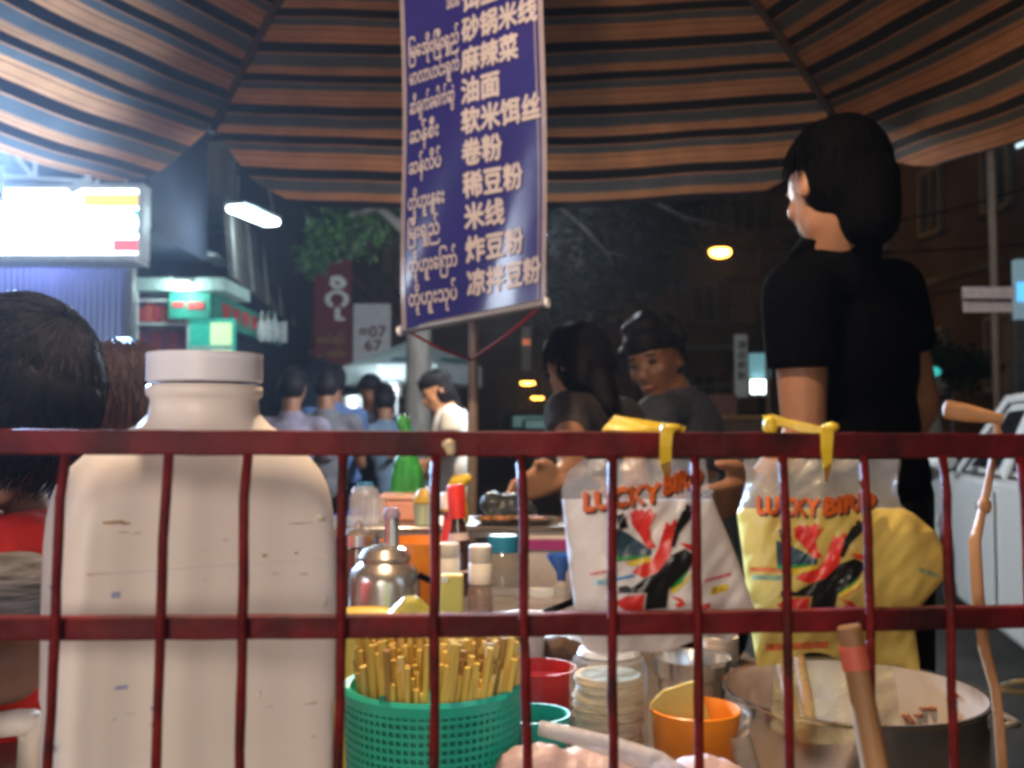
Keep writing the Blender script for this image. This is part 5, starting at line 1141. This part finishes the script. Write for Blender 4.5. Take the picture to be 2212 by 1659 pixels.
# stick bound with red tape in front of the railing
Y0 = Yr(1850) - .022
a, b = P(1833, 1350, Y0 + .006), P(1894, 1675, Y0 - .004); d = (b - a)
t = thing('wooden_stick', b, 'wooden stick bound with red tape leaning on the railing before the pot', 'stick')
e = b + d*.35
mb = MB(); mb.tube([a, a.lerp(b, .02), a.lerp(b, .35), a.lerp(b, .7), b, e], [.0052, .0064, .0062, .0066, .007, .007], 14); part('shaft', mb, wood, t, smooth='auto')
mb = MB(); mb.tube([a.lerp(b, .14), a.lerp(b, .17), a.lerp(b, .2), a.lerp(b, .23), a.lerp(b, .27), a.lerp(b, .30)], [.0070, .0074, .0070, .0075, .0071, .0074], 14); part('red_tape', mb, mat('red cloth tape', (.46, .09, .05), .6), t, smooth='auto')
# rattan strip hung at the right
t = thing('rattan_strip', P(2150, 1500, .72), 'rattan strip knotted and hanging down at the right end of the railing', 'rattan')
Y = .60
pts = [P(2158, 930, Y), P(2146, 985, Y), P(2134, 1050, Y), P(2118, 1120, Y), P(2106, 1170, Y), P(2112, 1280, Y), P(2126, 1400, Y), P(2150, 1490, Y), P(2158, 1560, Y), P(2168, 1700, Y)]
mb = MB(); mb.tube(pts, [.0022, .0022, .0023, .0025, .0034, .0035, .0033, .0028, .0030, .0033], 10); part('strip', mb, mat('orange rattan', (.34, .15, .06), .55, 0, .4, 90, .6, stretch=(1, 1, .12), rgb2=(.50, .27, .13)), t, smooth=True)
mb = MB(); mb.ell(P(2127, 1092, Y), (.004, .004, .0052)); part('knot', mb, wood, t, smooth=True)
mb = MB(); mb.tube([P(2150, 1488, Y), P(2180, 1492, Y), P(2240, 1498, Y)], .002, 8); mb.tube([P(2150, 1484, Y), P(2190, 1474, Y), P(2240, 1472, Y)], .0016, 8); part('string', mb, mat('olive string', (.20, .16, .08), .7), t, smooth=True)
# wooden paddle lying above the rail
t = thing('wooden_paddle', P(2120, 900, .6), 'short piece of brown wood resting behind the rail at the right', 'wood')
a, b = P(2042, 884, .60), P(2168, 906, .585)
mb = MB(); mb.tube([a - V(.0006, 0, 0), a, a.lerp(b, .35), a.lerp(b, .8), b], [.003, .0058, .0056, .0036, .0028], 14); part('wood', mb, mat('dark worn wood', (.16, .065, .022), .6, 0, .5, 40, .5, stretch=(.2, 1, 1), rgb2=(.30, .15, .06)), t, smooth='auto')
mb = MB(); mb.tube([P(2150, 903, .588), P(2156, 940, .59)], .0022, 8); part('peg', mb, wood, t)

# ================================================================== PEOPLE
def frame(f, u):
    f = Vector(f).normalized(); r_ = f.cross(Vector(u)).normalized(); u2 = r_.cross(f).normalized()
    return r_, f, u2
def head_prims(mb, hc, f, u, s=1.0):
    r_, f, u2 = frame(f, u); R = Matrix((r_, f, u2)).transposed()
    L = lambda x, y, z: hc + (r_*x + f*y + u2*z)*s
    E = lambda c_, rr: mb.ell(L(*c_), [q*s for q in rr], R, 18, 12)
    E((0, 0, .015), (.075, .095, .088)); E((0, .028, -.035), (.062, .062, .075)); E((0, .055, -.095), (.034, .030, .024)); E((0, .018, -.07), (.056, .06, .045))
    mb.cap(L(0, .087, .0), .008*s, L(0, .105, -.038), .013*s); E((.012, .094, -.042), (.009, .011, .008)); E((-.012, .094, -.042), (.009, .011, .008))
    E((0, .077, .014), (.052, .016, .010)); E((0, .085, -.066), (.024, .013, .008)); E((0, .082, -.076), (.020, .013, .008))
    for sx in (-1, 1): E((sx*.076, -.008, -.02), (.010, .018, .029)); E((sx*.042, .06, -.03), (.02, .022, .02))
    return L, R
def hand_prims(mb, w, d, side, nrm, s=1.0):
    """palm and five bent fingers; d along the hand, side towards the thumb, nrm the way the fingers curl"""
    d, side, nrm = Vector(d).normalized(), Vector(side).normalized(), Vector(nrm).normalized()
    L = lambda a, b, c_: w + (d*a + side*b + nrm*c_)*s
    for b_ in (-.026, -.009, .009, .026): mb.cap(L(.005, b_*.7, 0), .014*s, L(.082, b_*1.05, .003), .0115*s)
    for b_, ln in ((-.030, .058), (-.0105, .072), (.0105, .078), (.030, .068)):
        a0 = L(.084, b_, .003); a1 = a0 + (d*ln*.5 + nrm*ln*.12)*s; a2 = a1 + (d*ln*.36 + nrm*ln*.36)*s
        mb.cap(a0, .0098*s, a1, .0088*s); mb.cap(a1, .0088*s, a2, .0074*s)
    t0 = L(.02, .028, .004); t1 = t0 + (d*.03 + side*.026 + nrm*.008)*s; t2 = t1 + (d*.03 + side*.006 + nrm*.012)*s
    mb.cap(t0, .0135*s, t1, .0110*s); mb.cap(t1, .0110*s, t2, .0085*s)
def person(label, hc, face, J, skin, shirt, pants, hairm, hair='short', s=1.0, voxel=.010, up=(0, 0, 1), sleeve=.62, eyes=False, group=None, hands=True, shirt_extra=None, hair_extra=None, feet=None, strands=None):
    """J: neck, chest, pelvis, shoulders sl sr, elbows el er, wrists wl wr, knees kl kr, ankles al ar"""
    base = J['pelvis'].copy(); base.z = 0
    t = thing('person', base, label, 'person', group)
    mb = MB(); L, R = head_prims(mb, hc, face, up, s)
    mb.cap(L(0, -.015, -.06), .052*s, J['neck'], .058*s)
    sl, sr = J['sl'], J['sr']; ax = (sr - sl).normalized()
    mb.cap(sl.lerp(sr, .12), .052*s, sr.lerp(sl, .12), .052*s)
    Rt = Matrix((ax, (J['chest'] - J['pelvis']).cross(ax).normalized(), (J['chest'] - J['pelvis']).normalized())).transposed()
    mb.ell(J['chest'], (.155*s, .10*s, .17*s), Rt); mb.ell(J['chest'].lerp(J['pelvis'], .55), (.13*s, .092*s, .18*s), Rt); mb.ell(J['pelvis'], (.15*s, .105*s, .13*s), Rt)
    for q in 'lr':
        mb.cap(J['s' + q], .050*s, J['e' + q], .038*s); mb.cap(J['e' + q], .038*s, J['w' + q], .025*s)
        mb.cap(J['pelvis'] + (J['s' + q] - (sl + sr)/2)*.5, .085*s, J['k' + q], .055*s); mb.cap(J['k' + q], .054*s, J['a' + q], .036*s)
        ff = feet or V(*Vector(face).normalized().to_2d(), 0)
        mb.cap(J['a' + q] - V(0, 0, .03*s), .036*s, J['a' + q] + ff*.15*s - V(0, 0, .045*s), .03*s)
        if hands:
            d = (J['w' + q] - J['e' + q]).normalized(); sd = J.get('side' + q, V(0, 0, 1) - d*d.z); nm = J.get('nrm' + q, d.cross(sd)); hand_prims(mb, J['w' + q], J.get('hd' + q, d), sd, nm, s)
    part('body', remesh(mb, voxel, 3), skin, t, smooth=True)
    # shirt
    k = 1.1; mb = MB()
    mb.ell(J['chest'], (.168*s, .116*s, .180*s), Rt, 20, 14); mb.ell(J['chest'].lerp(J['pelvis'], .5), (.148*s, .110*s, .2*s), Rt, 20, 14); mb.ell(J['pelvis'] + V(0, 0, .04*s), (.158*s, .118*s, .12*s), Rt, 20, 14)
    mb.cap(sl.lerp(sr, .08), .064*s, sr.lerp(sl, .08), .064*s); mb.tube([J['neck'] - V(0, 0, .05*s), J['neck'] + (L(0, -.015, -.06) - J['neck'])*.22], [.085*s, .064*s], 18)
    for q in 'lr':
        e_ = J['s' + q].lerp(J['e' + q], sleeve); mb.ell(J['s' + q], (.066*s,)*3); mb.tube([J['s' + q], J['s' + q].lerp(J['e' + q], sleeve*.5), e_], [.066*s, .064*s, .060*s], 16)
        if sleeve >= 1: mb.ell(J['e' + q], (.06*s,)*3); mb.tube([J['e' + q], J['e' + q].lerp(J['w' + q], sleeve - 1)], [.058*s, .048*s], 16)
    if shirt_extra: shirt_extra(mb)
    part('shirt', remesh(mb, voxel*.95, 2), shirt, t, smooth=True)
    mb = MB(); mb.ell(J['pelvis'] - V(0, 0, .02), (.156*s, .116*s, .13*s), Rt)
    for q in 'lr': mb.cap(J['pelvis'] + (J['s' + q] - (sl + sr)/2)*.5, .094*s, J['k' + q], .066*s); mb.cap(J['k' + q], .064*s, J['k' + q].lerp(J['a' + q], .9), .05*s)
    part('trousers', remesh(mb, voxel*1.2, 2), pants, t, smooth=True)
    # hair
    mb = MB(); E = lambda c_, rr: mb.ell(L(*c_), [q*s for q in rr], R, 18, 12)
    E((0, -.030, -.004), (.083, .078, .092)); E((0, -.004, .046), (.081, .100, .068)); E((0, .03, .07), (.066, .065, .036))
    if hair == 'long':
        mb.cap(L(0, -.06, 0), .07*s, L(0, -.075, -.16), .05*s); E((.06, -.02, -.05), (.025, .05, .08)); E((-.06, -.02, -.05), (.025, .05, .08))
    if hair == 'pony':
        E((.045, -.02, -.03), (.040, .06, .075)); E((-.045, -.02, -.03), (.040, .06, .075)); mb.cap(L(0, -.055, .0), .055*s, L(0, -.055, -.15), .04*s)
    if hair == 'fringe': E((0, .05, .035), (.072, .058, .055)); E((.06, .0, -.01), (.03, .07, .07)); E((-.06, .0, -.01), (.03, .07, .07))
    if hair_extra: hair_extra(mb, L, s)
    hb = remesh(mb, min(voxel, .008), 3)
    if strands:
        rn = random.Random(int(hc.x*1000) + 5); n_, fr_, bk_ = strands; bulge = .011 if hair == 'fringe' else .002
        for i in range(n_):
            az = rn.uniform(-PI, PI); fwdn = max(0, math.sin(az)); tm = math.radians(bk_*(1 - fwdn) + fr_*fwdn)*rn.uniform(.75, 1.12); t0 = rn.uniform(.02, .5)*tm
            pts = []; o_ = rn.uniform(1.0, 1.05); da = rn.gauss(0, .30)
            for q in range(7):
                th = t0 + (tm - t0)*q/6; a_ = az + da*q/6; flare = o_ + .03*(q/6)**2*rn.uniform(0, 2)
                z_ = math.cos(th) if th < 1.75 else math.cos(1.75) - (th - 1.75)
                rr = math.sin(min(th, 1.6))
                pts.append(L(.0845*rr*math.cos(a_)*flare, -.006 + (.099 + (bulge if math.sin(a_) > 0 else 0))*rr*math.sin(a_)*flare, .018 + .101*z_*flare))
            hb.tube(pts, [.0008*s, .0012*s, .0014*s, .0014*s, .0012*s, .0009*s, .0003*s], 4)
    part('hair', hb, hairm, t, smooth=True)
    if eyes:
        for sx in (-1, 1):
            mb = MB(); mb.ell(L(sx*.031, .0865, .0), (.013*s, .007*s, .0075*s), R); part('eye', mb, M['eye'], t, smooth=True)
            mb = MB(); mb.ell(L(sx*.032, .091, .021), (.019*s, .005*s, .0035*s), R); part('eyebrow', mb, M['hair'], t, smooth=True)
        mb = MB(); mb.ell(L(0, .097, -.071), (.021*s, .005*s, .006*s), R); part('mouth', mb, M['lip'], t, smooth=True)
    return t, L
def sitting(c, fdir, z0=.45, s=1.0, lean=.12):
    f = Vector(fdir).normalized(); r_ = f.cross(V(0, 0, 1)); J = {}
    pel = V(c[0], c[1], z0 + .1); J['pelvis'] = pel; J['chest'] = pel + V(0, 0, .33*s) + f*lean*.6; J['neck'] = pel + V(0, 0, .53*s) + f*lean
    for q, k in (('l', -1), ('r', 1)):
        J['s' + q] = J['neck'] + r_*(.17*k*s) - V(0, 0, .07*s); J['e' + q] = J['s' + q] + f*.1*s + r_*(.04*k) - V(0, 0, .26*s); J['w' + q] = J['e' + q] + f*.22*s - r_*(.06*k) + V(0, 0, .03)
        J['k' + q] = pel + f*.42*s + r_*(.12*k) + V(0, 0, .02); J['a' + q] = V(J['k' + q].x, J['k' + q].y, .09) + f*.02
    return J, J['neck'] + V(0, 0, .17*s) + f*.03
def standing(c, fdir, s=1.0):
    f = Vector(fdir).normalized(); r_ = f.cross(V(0, 0, 1)); J = {}
    pel = V(c[0], c[1], .92*s); J['pelvis'] = pel; J['chest'] = pel + V(0, 0, .33*s); J['neck'] = pel + V(0, 0, .53*s)
    for q, k in (('l', -1), ('r', 1)):
        J['s' + q] = J['neck'] + r_*(.175*k*s) - V(0, 0, .06*s); J['e' + q] = J['s' + q] + r_*(.05*k) - V(0, 0, .28*s); J['w' + q] = J['e' + q] + f*.10*s - V(0, 0, .23*s)
        J['k' + q] = pel + r_*(.1*k*s) - V(0, 0, .44*s); J['a' + q] = V(J['k' + q].x, J['k' + q].y, .09)
    return J, J['neck'] + V(0, 0, .17*s)

# man in black, standing at the right with his head turned away to the left
Ym = 1.78
J, _ = standing((.64, 1.86), (-.55, .84, 0), 1.0)
J['neck'] = P(1806, 566, Ym + .03); J['chest'] = P(1832, 775, Ym + .07); J['pelvis'] = P(1860, 1080, Ym + .10)
J['sl'] = P(1726, 640, Ym - .06); J['sr'] = P(1925, 628, Ym + .2); J['el'] = P(1738, 948, Ym - .05); J['wl'] = P(1636, 1052, Ym - .16); J['er'] = P(1990, 880, Ym + .26); J['wr'] = P(1900, 1060, Ym + .12)
for q, k in (('l', -1), ('r', 1)): J['k' + q] = V(J['pelvis'].x + .09*k, 1.9 + .05*k, .48); J['a' + q] = V(J['pelvis'].x + .09*k, 1.88 + .05*k, .09)
J['hdl'] = (P(1585, 1075, Ym - .2) - J['wl']); J['sidel'] = V(0, -.6, .8)
hc = P(1806, 398, Ym)
def mext(mb):
    mb.cap(P(1800, 625, Ym + .02), .085, P(1870, 700, Ym + .12), .11); mb.tube([P(1802, 585, Ym + .03), P(1816, 535, Ym + .05), P(1836, 480, Ym + .075)], [.086, .074, .064], 18)
def mhair(mb, L, s): mb.cap(L(.012, -.055, -.02), .064, L(.014, -.055, -.095), .054); mb.ell(L(0, -.03, .02), (.084, .083, .095))
person('man in a black short-sleeved shirt standing at the right with his head turned away', hc, (-.34, .92, -.30), J, mat('dusky skin', (.29, .14, .08), .5, 0, .08, 30, .1, sss=.1), M['black'], mat('dark trousers', (.006, .006, .008), .9, spec=.1), mat('matt black hair', (.0016, .0014, .0016), .8, 0, .5, 160, .3, stretch=(1, 1, .06), spec=.03), 'short', 1.0, .0065, (.10, .0, .99), .50, False, None, True, mext, mhair, feet=V(-.5, .85, 0), strands=(420, 50, 104))

# woman with long black hair behind the table, reaching over it
Yw = 2.6
J, _ = sitting((P(1285, 0, Yw).x + .10, Yw + .12), (-.35, -.9, 0), .62, .95, .2)
J['neck'] = P(1262, 878, Yw); J['chest'] = P(1275, 1010, Yw + .06)
J['sl'] = P(1225, 893, Yw - .12) ; J['sr'] = P(1345, 905, Yw + .08)
J['sl'], J['sr'] = J['sr'], J['sl']
J['er'] = P(1236, 1010, Yw - .32); J['wr'] = P(1208, 1036, Yw - .55); J['el'] = P(1380, 1060, Yw); J['wl'] = P(1320, 1080, Yw - .3)
J['hdr'] = (P(1130, 1052, Yw - .62) - J['wr']); J['sider'] = V(.1, -.2, .97); J['nrmr'] = V(-.2, -.9, -.3)
hc = P(1248, 785, Yw)
person('woman with long black hair in a dark blouse reaching over the table', hc, (-.66, .62, -.36), J, M['skin'], mat('dark grey brown blouse', (.05, .042, .042), .7, 0, .3, 30, .4), mat('dark skirt', (.02, .02, .025), .85), M['hair'], 'pony', .90, .009, (0, 0, 1), .42, True, strands=(420, 80, 125))

# dark faced man behind, bending to the left
Yd = 3.05
J, _ = sitting((P(1500, 0, Yd).x + .05, Yd + .1), (-.6, -.7, 0), .5, 1.0, .2)
J['neck'] = P(1455, 850, Yd); J['chest'] = P(1485, 960, Yd + .05); J['sl'] = P(1500, 890, Yd + .1); J['sr'] = P(1420, 900, Yd - .15)
J['sl'], J['sr'] = J['sr'], J['sl']
J['er'] = P(1540, 1010, Yd + .05); J['wr'] = P(1480, 1080, Yd - .2); J['el'] = P(1400, 1010, Yd - .2); J['wl'] = P(1380, 1080, Yd - .4)
hc = P(1415, 775, Yd)
def messy(mb, L, s):
    rn = random.Random(12)
    for k in range(16):
        a = rn.uniform(-PI, .1) if k > 4 else rn.uniform(0, PI); th = rn.uniform(.1, 1.5 if math.sin(a) < .2 else .8); mb.ell(L(.088*math.sin(th)*math.cos(a), -.01 + .1*math.sin(th)*math.sin(a), .025 + .1*math.cos(th)), (.03, .03, .026), n=8, m=6)
person('dark faced man in a grey blue shirt bending towards the table', hc, (-.52, -.80, -.22), J, M['skin_d'], mat('grey blue shirt', (.045, .052, .072), .85, 0, .2, 40, .3), M['black'], M['hair'], 'short', 1.02, .010, (-.22, 0, .97), .7, True, hair_extra=messy, strands=(420, 58, 118))

# woman in white in the street
Yf = 5.6
J, hcd = standing((P(975, 0, Yf).x, Yf), (-.9, -.15, 0), .96)
hc = P(944, 842, Yf); J['neck'] = P(968, 885, Yf); J['chest'] = P(975, 945, Yf); J['pelvis'] = P(985, 1075, Yf)
J['sr'] = P(990, 905, Yf + .16); J['sl'] = P(975, 900, Yf - .16); J['el'] = P(972, 965, Yf - .2); J['wl'] = P(930, 1000, Yf - .2); J['er'] = P(1000, 985, Yf + .18); J['wr'] = P(950, 1010, Yf + .1)
for q, k in (('l', -1), ('r', 1)): J['k' + q] = V(J['pelvis'].x, Yf + .1*k, .45); J['a' + q] = V(J['pelvis'].x, Yf + .1*k, .09)
person('woman in a white short-sleeved shirt looking down in the street', hc, (-.86, -.28, -.42), J, M['skin'], M['white'], mat('patterned grey skirt', (.25, .27, .25), .85, 0, .6, 60, .2), M['hair'], 'pony', .97, .013, (-.35, 0, .94), .6, True, strands=(160, 60, 110))

# boy at the left edge behind the railing, looking down
Yb_ = 1.02
J, _ = sitting((P(20, 0, Yb_).x - .04, Yb_ + .1), (.55, -.84, 0), .5, .86, .1)
hc = P(14, 868, Yb_)
J['neck'] = P(5, 1150, Yb_ + .06); J['chest'] = P(-30, 1390, Yb_ + .10); J['pelvis'] = P(-60, 1700, Yb_ + .14)
J['sl'] = P(-160, 1250, Yb_ + .08); J['sr'] = P(-20, 1250, Yb_ + .02)
J['sl'], J['sr'] = P(40, 1235, Yb_ + .0), P(-170, 1240, Yb_ + .15)
J['el'] = P(20, 1440, Yb_ - .06); J['wl'] = P(-120, 1490, Yb_ - .16); J['er'] = P(-260, 1500, Yb_); J['wr'] = P(-200, 1560, Yb_ - .15)
ch, _L = person('child in a red shirt with black hair at the left edge looking down', hc, (.42, -.55, -.62), J, M['skin_d'], mat('bright red shirt', (.62, .022, .015), .8, 0, .15, 40, .3), mat('red shorts', (.42, .012, .012), .8), M['hair'], 'fringe', .93, .008, (.15, .2, .95), .35, True, strands=(2300, 108, 120))
mb = MB(); mb.tube([P(30, 1215, Yb_ - .075), P(28, 1270, Yb_ - .085), P(22, 1345, Yb_ - .09)], [.03, .052, .05], 18); part('sleeve', mb, mat('dark striped sleeve', (.03, .028, .032), .85, 0, .7, 25, .3, stretch=(1, 1, 9), rgb2=(.10, .09, .09)), ch, smooth=True)
# second child behind
J, _ = sitting((P(262, 0, 1.5).x, 1.56), (-.5, .8, 0), .45, .84, .1)
hc = P(262, 895, 1.5); sh = hc - V(0, 0, .17)
J['neck'] = sh; J['chest'] = sh - V(0, -.03, .2); J['pelvis'] = sh - V(0, -.06, .5)
for q, k in (('l', -1), ('r', 1)): J['s' + q] = sh + V(.13*k, .03, -.06); J['e' + q] = sh + V(.16*k, .0, -.28); J['w' + q] = sh + V(.1*k, .15, -.32); J['k' + q] = J['pelvis'] + V(.1*k, .35, 0); J['a' + q] = V(J['k' + q].x, J['k' + q].y, .09)
person('brown haired child seen from behind between the dark haired child and the jug', hc, (-.5, .8, -.2), J, M['skin_d'], mat('dark red top', (.12, .02, .02), .8), M['black'], M['hair_b'], 'fringe', .92, .010, (0, 0, 1), .6, strands=(500, 70, 118))
# white chair arm at the left edge
t = thing('plastic_chair', P(-60, 1560, .96), 'white plastic chair arm at the left edge beside the jug', 'chair')
mb = MB(); mb.tube([P(-140, 1575, .93), P(-20, 1568, .93), P(40, 1560, .93), P(62, 1556, .935), P(66, 1590, .95), P(60, 1720, .96)], [.011, .0115, .012, .012, .011, .011], 14); part('arm', mb, mat('white chair plastic', (.70, .66, .62), .4), t, smooth=True)
a = P(60, 1720, .96); mb = MB(); mb.tube([a, V(a.x, a.y, 0.0)], .012, 12); part('leg', mb, MATS['white chair plastic'], t)
mb = MB(); mb.box((a.x - .22, 1.15, .42), (.42, .4, .02)); part('seat', mb, MATS['white chair plastic'], t, bevel=.008)

# people sitting at the far stall
crowd = [(612, 880, 5.9, (.1, 1, 0), (.15, .13, .18), 'lilac', 1.05), (655, 878, 6.4, (.3, .9, 0), (.62, .58, .66), 'pale violet', 1.0), (704, 872, 6.2, (0, 1, 0), (.08, .078, .092), 'grey', 1.0), (738, 866, 6.6, (-.3, .9, 0), (.06, .10, .22), 'dark blue', 1.0), (866, 872, 6.9, (-.5, .8, 0), (.09, .13, .19), 'light blue', .98), (800, 872, 7.4, (.2, -.9, 0), (.02, .022, .03), 'black', 1.0)]
crowd = crowd[:1] + crowd[2:]
for i, (px, py, Y, f, col, nm, s) in enumerate(crowd):
    J, hc0 = sitting((P(px, 0, Y).x, Y), f, .62 + .05*(i % 3), s, .22 if i != 1 else .1)
    person('person in a %s shirt seated at the far stall' % nm, hc0, (f[0], f[1], -.3), J, M['skin_d'], mat('%s shirt cloth' % nm, col, .85, 0, .15, 30, .3), M['black'], M['hair'], 'short', s, .018, (0, 0, 1), .7, False, 'people seated at the far stall', hands=True, strands=(130, 55 + 9*i, 104))
    fx = Vector(f).normalized(); c = V(P(px, 0, Y).x, Y, 0)
    t = thing('plastic_stool', c, 'stool under the person in the %s shirt' % nm, 'stool', 'stools at the far stall')
    mb = MB(); mb.box(c + V(0, 0, .665), (.3, .3, .03)); part('seat', mb, mat('blue stool plastic', (.03, .08, .3), .4), t, bevel=.01)
    for sx in (-1, 1):
        for sy in (-1, 1): mb = MB(); mb.bar(c + V(.13*sx, .13*sy, .65), c + V(.15*sx, .15*sy, 0), .03, .03, up=V(0, 1, 0)); part('leg', mb, MATS['blue stool plastic'], t)

# ================================================================== HAZE: thin volume added for a glow round the lamps
mb = MB(); mb.box((0, 150, 9.5), (320, 420, 21)); o = part('glow_haze', mb, None, kind='stuff')
hm = bpy.data.materials.new('glow_haze'); hm.use_nodes = True; hn = hm.node_tree; hn.nodes.clear()
vo = hn.nodes.new('ShaderNodeOutputMaterial'); pv = hn.nodes.new('ShaderNodeVolumePrincipled')
pv.inputs['Color'].default_value = (.8, .8, .85, 1); pv.inputs['Density'].default_value = .0015; pv.inputs['Anisotropy'].default_value = .72
hn.links.new(pv.outputs[0], vo.inputs['Volume']); o.data.materials.append(hm)

# overhead cables
for i, (a, b) in enumerate(((P(1180, 470, 16), P(2300, 520, 15)), (P(1250, 640, 18), P(2300, 590, 17)), (P(1500, 470, 14), P(2300, 380, 12)))):
    mb = MB(); mb.tube([a.lerp(b, q/10) - V(0, 0, .35*math.sin(PI*q/10)) for q in range(11)], .014, 6)
    single('overhead_cable', mb, M['black'], '%s of the dark cables slung across the right side of the street' % ('middle', 'lowest', 'highest')[i], 'cable', smooth=True)
# stools under the two people behind the table
for nm, c, h in (('woman with long black hair', V(P(1285, 0, 2.6).x + .10, 2.72, 0), .60), ('dark faced man', V(P(1500, 0, 3.05).x + .05, 3.15, 0), .48)):
    t = thing('wooden_stool', c, 'wooden stool under the %s' % nm, 'stool')
    mb = MB(); mb.box(c + V(0, 0, h - .02), (.30, .28, .03)); part('seat', mb, wood, t, bevel=.006)
    for sx in (-1, 1):
        for sy in (-1, 1): mb = MB(); mb.bar(c + V(.12*sx, .11*sy, h - .035), c + V(.14*sx, .13*sy, 0), .032, .032, up=V(0, 1, 0)); part('leg', mb, wood, t)
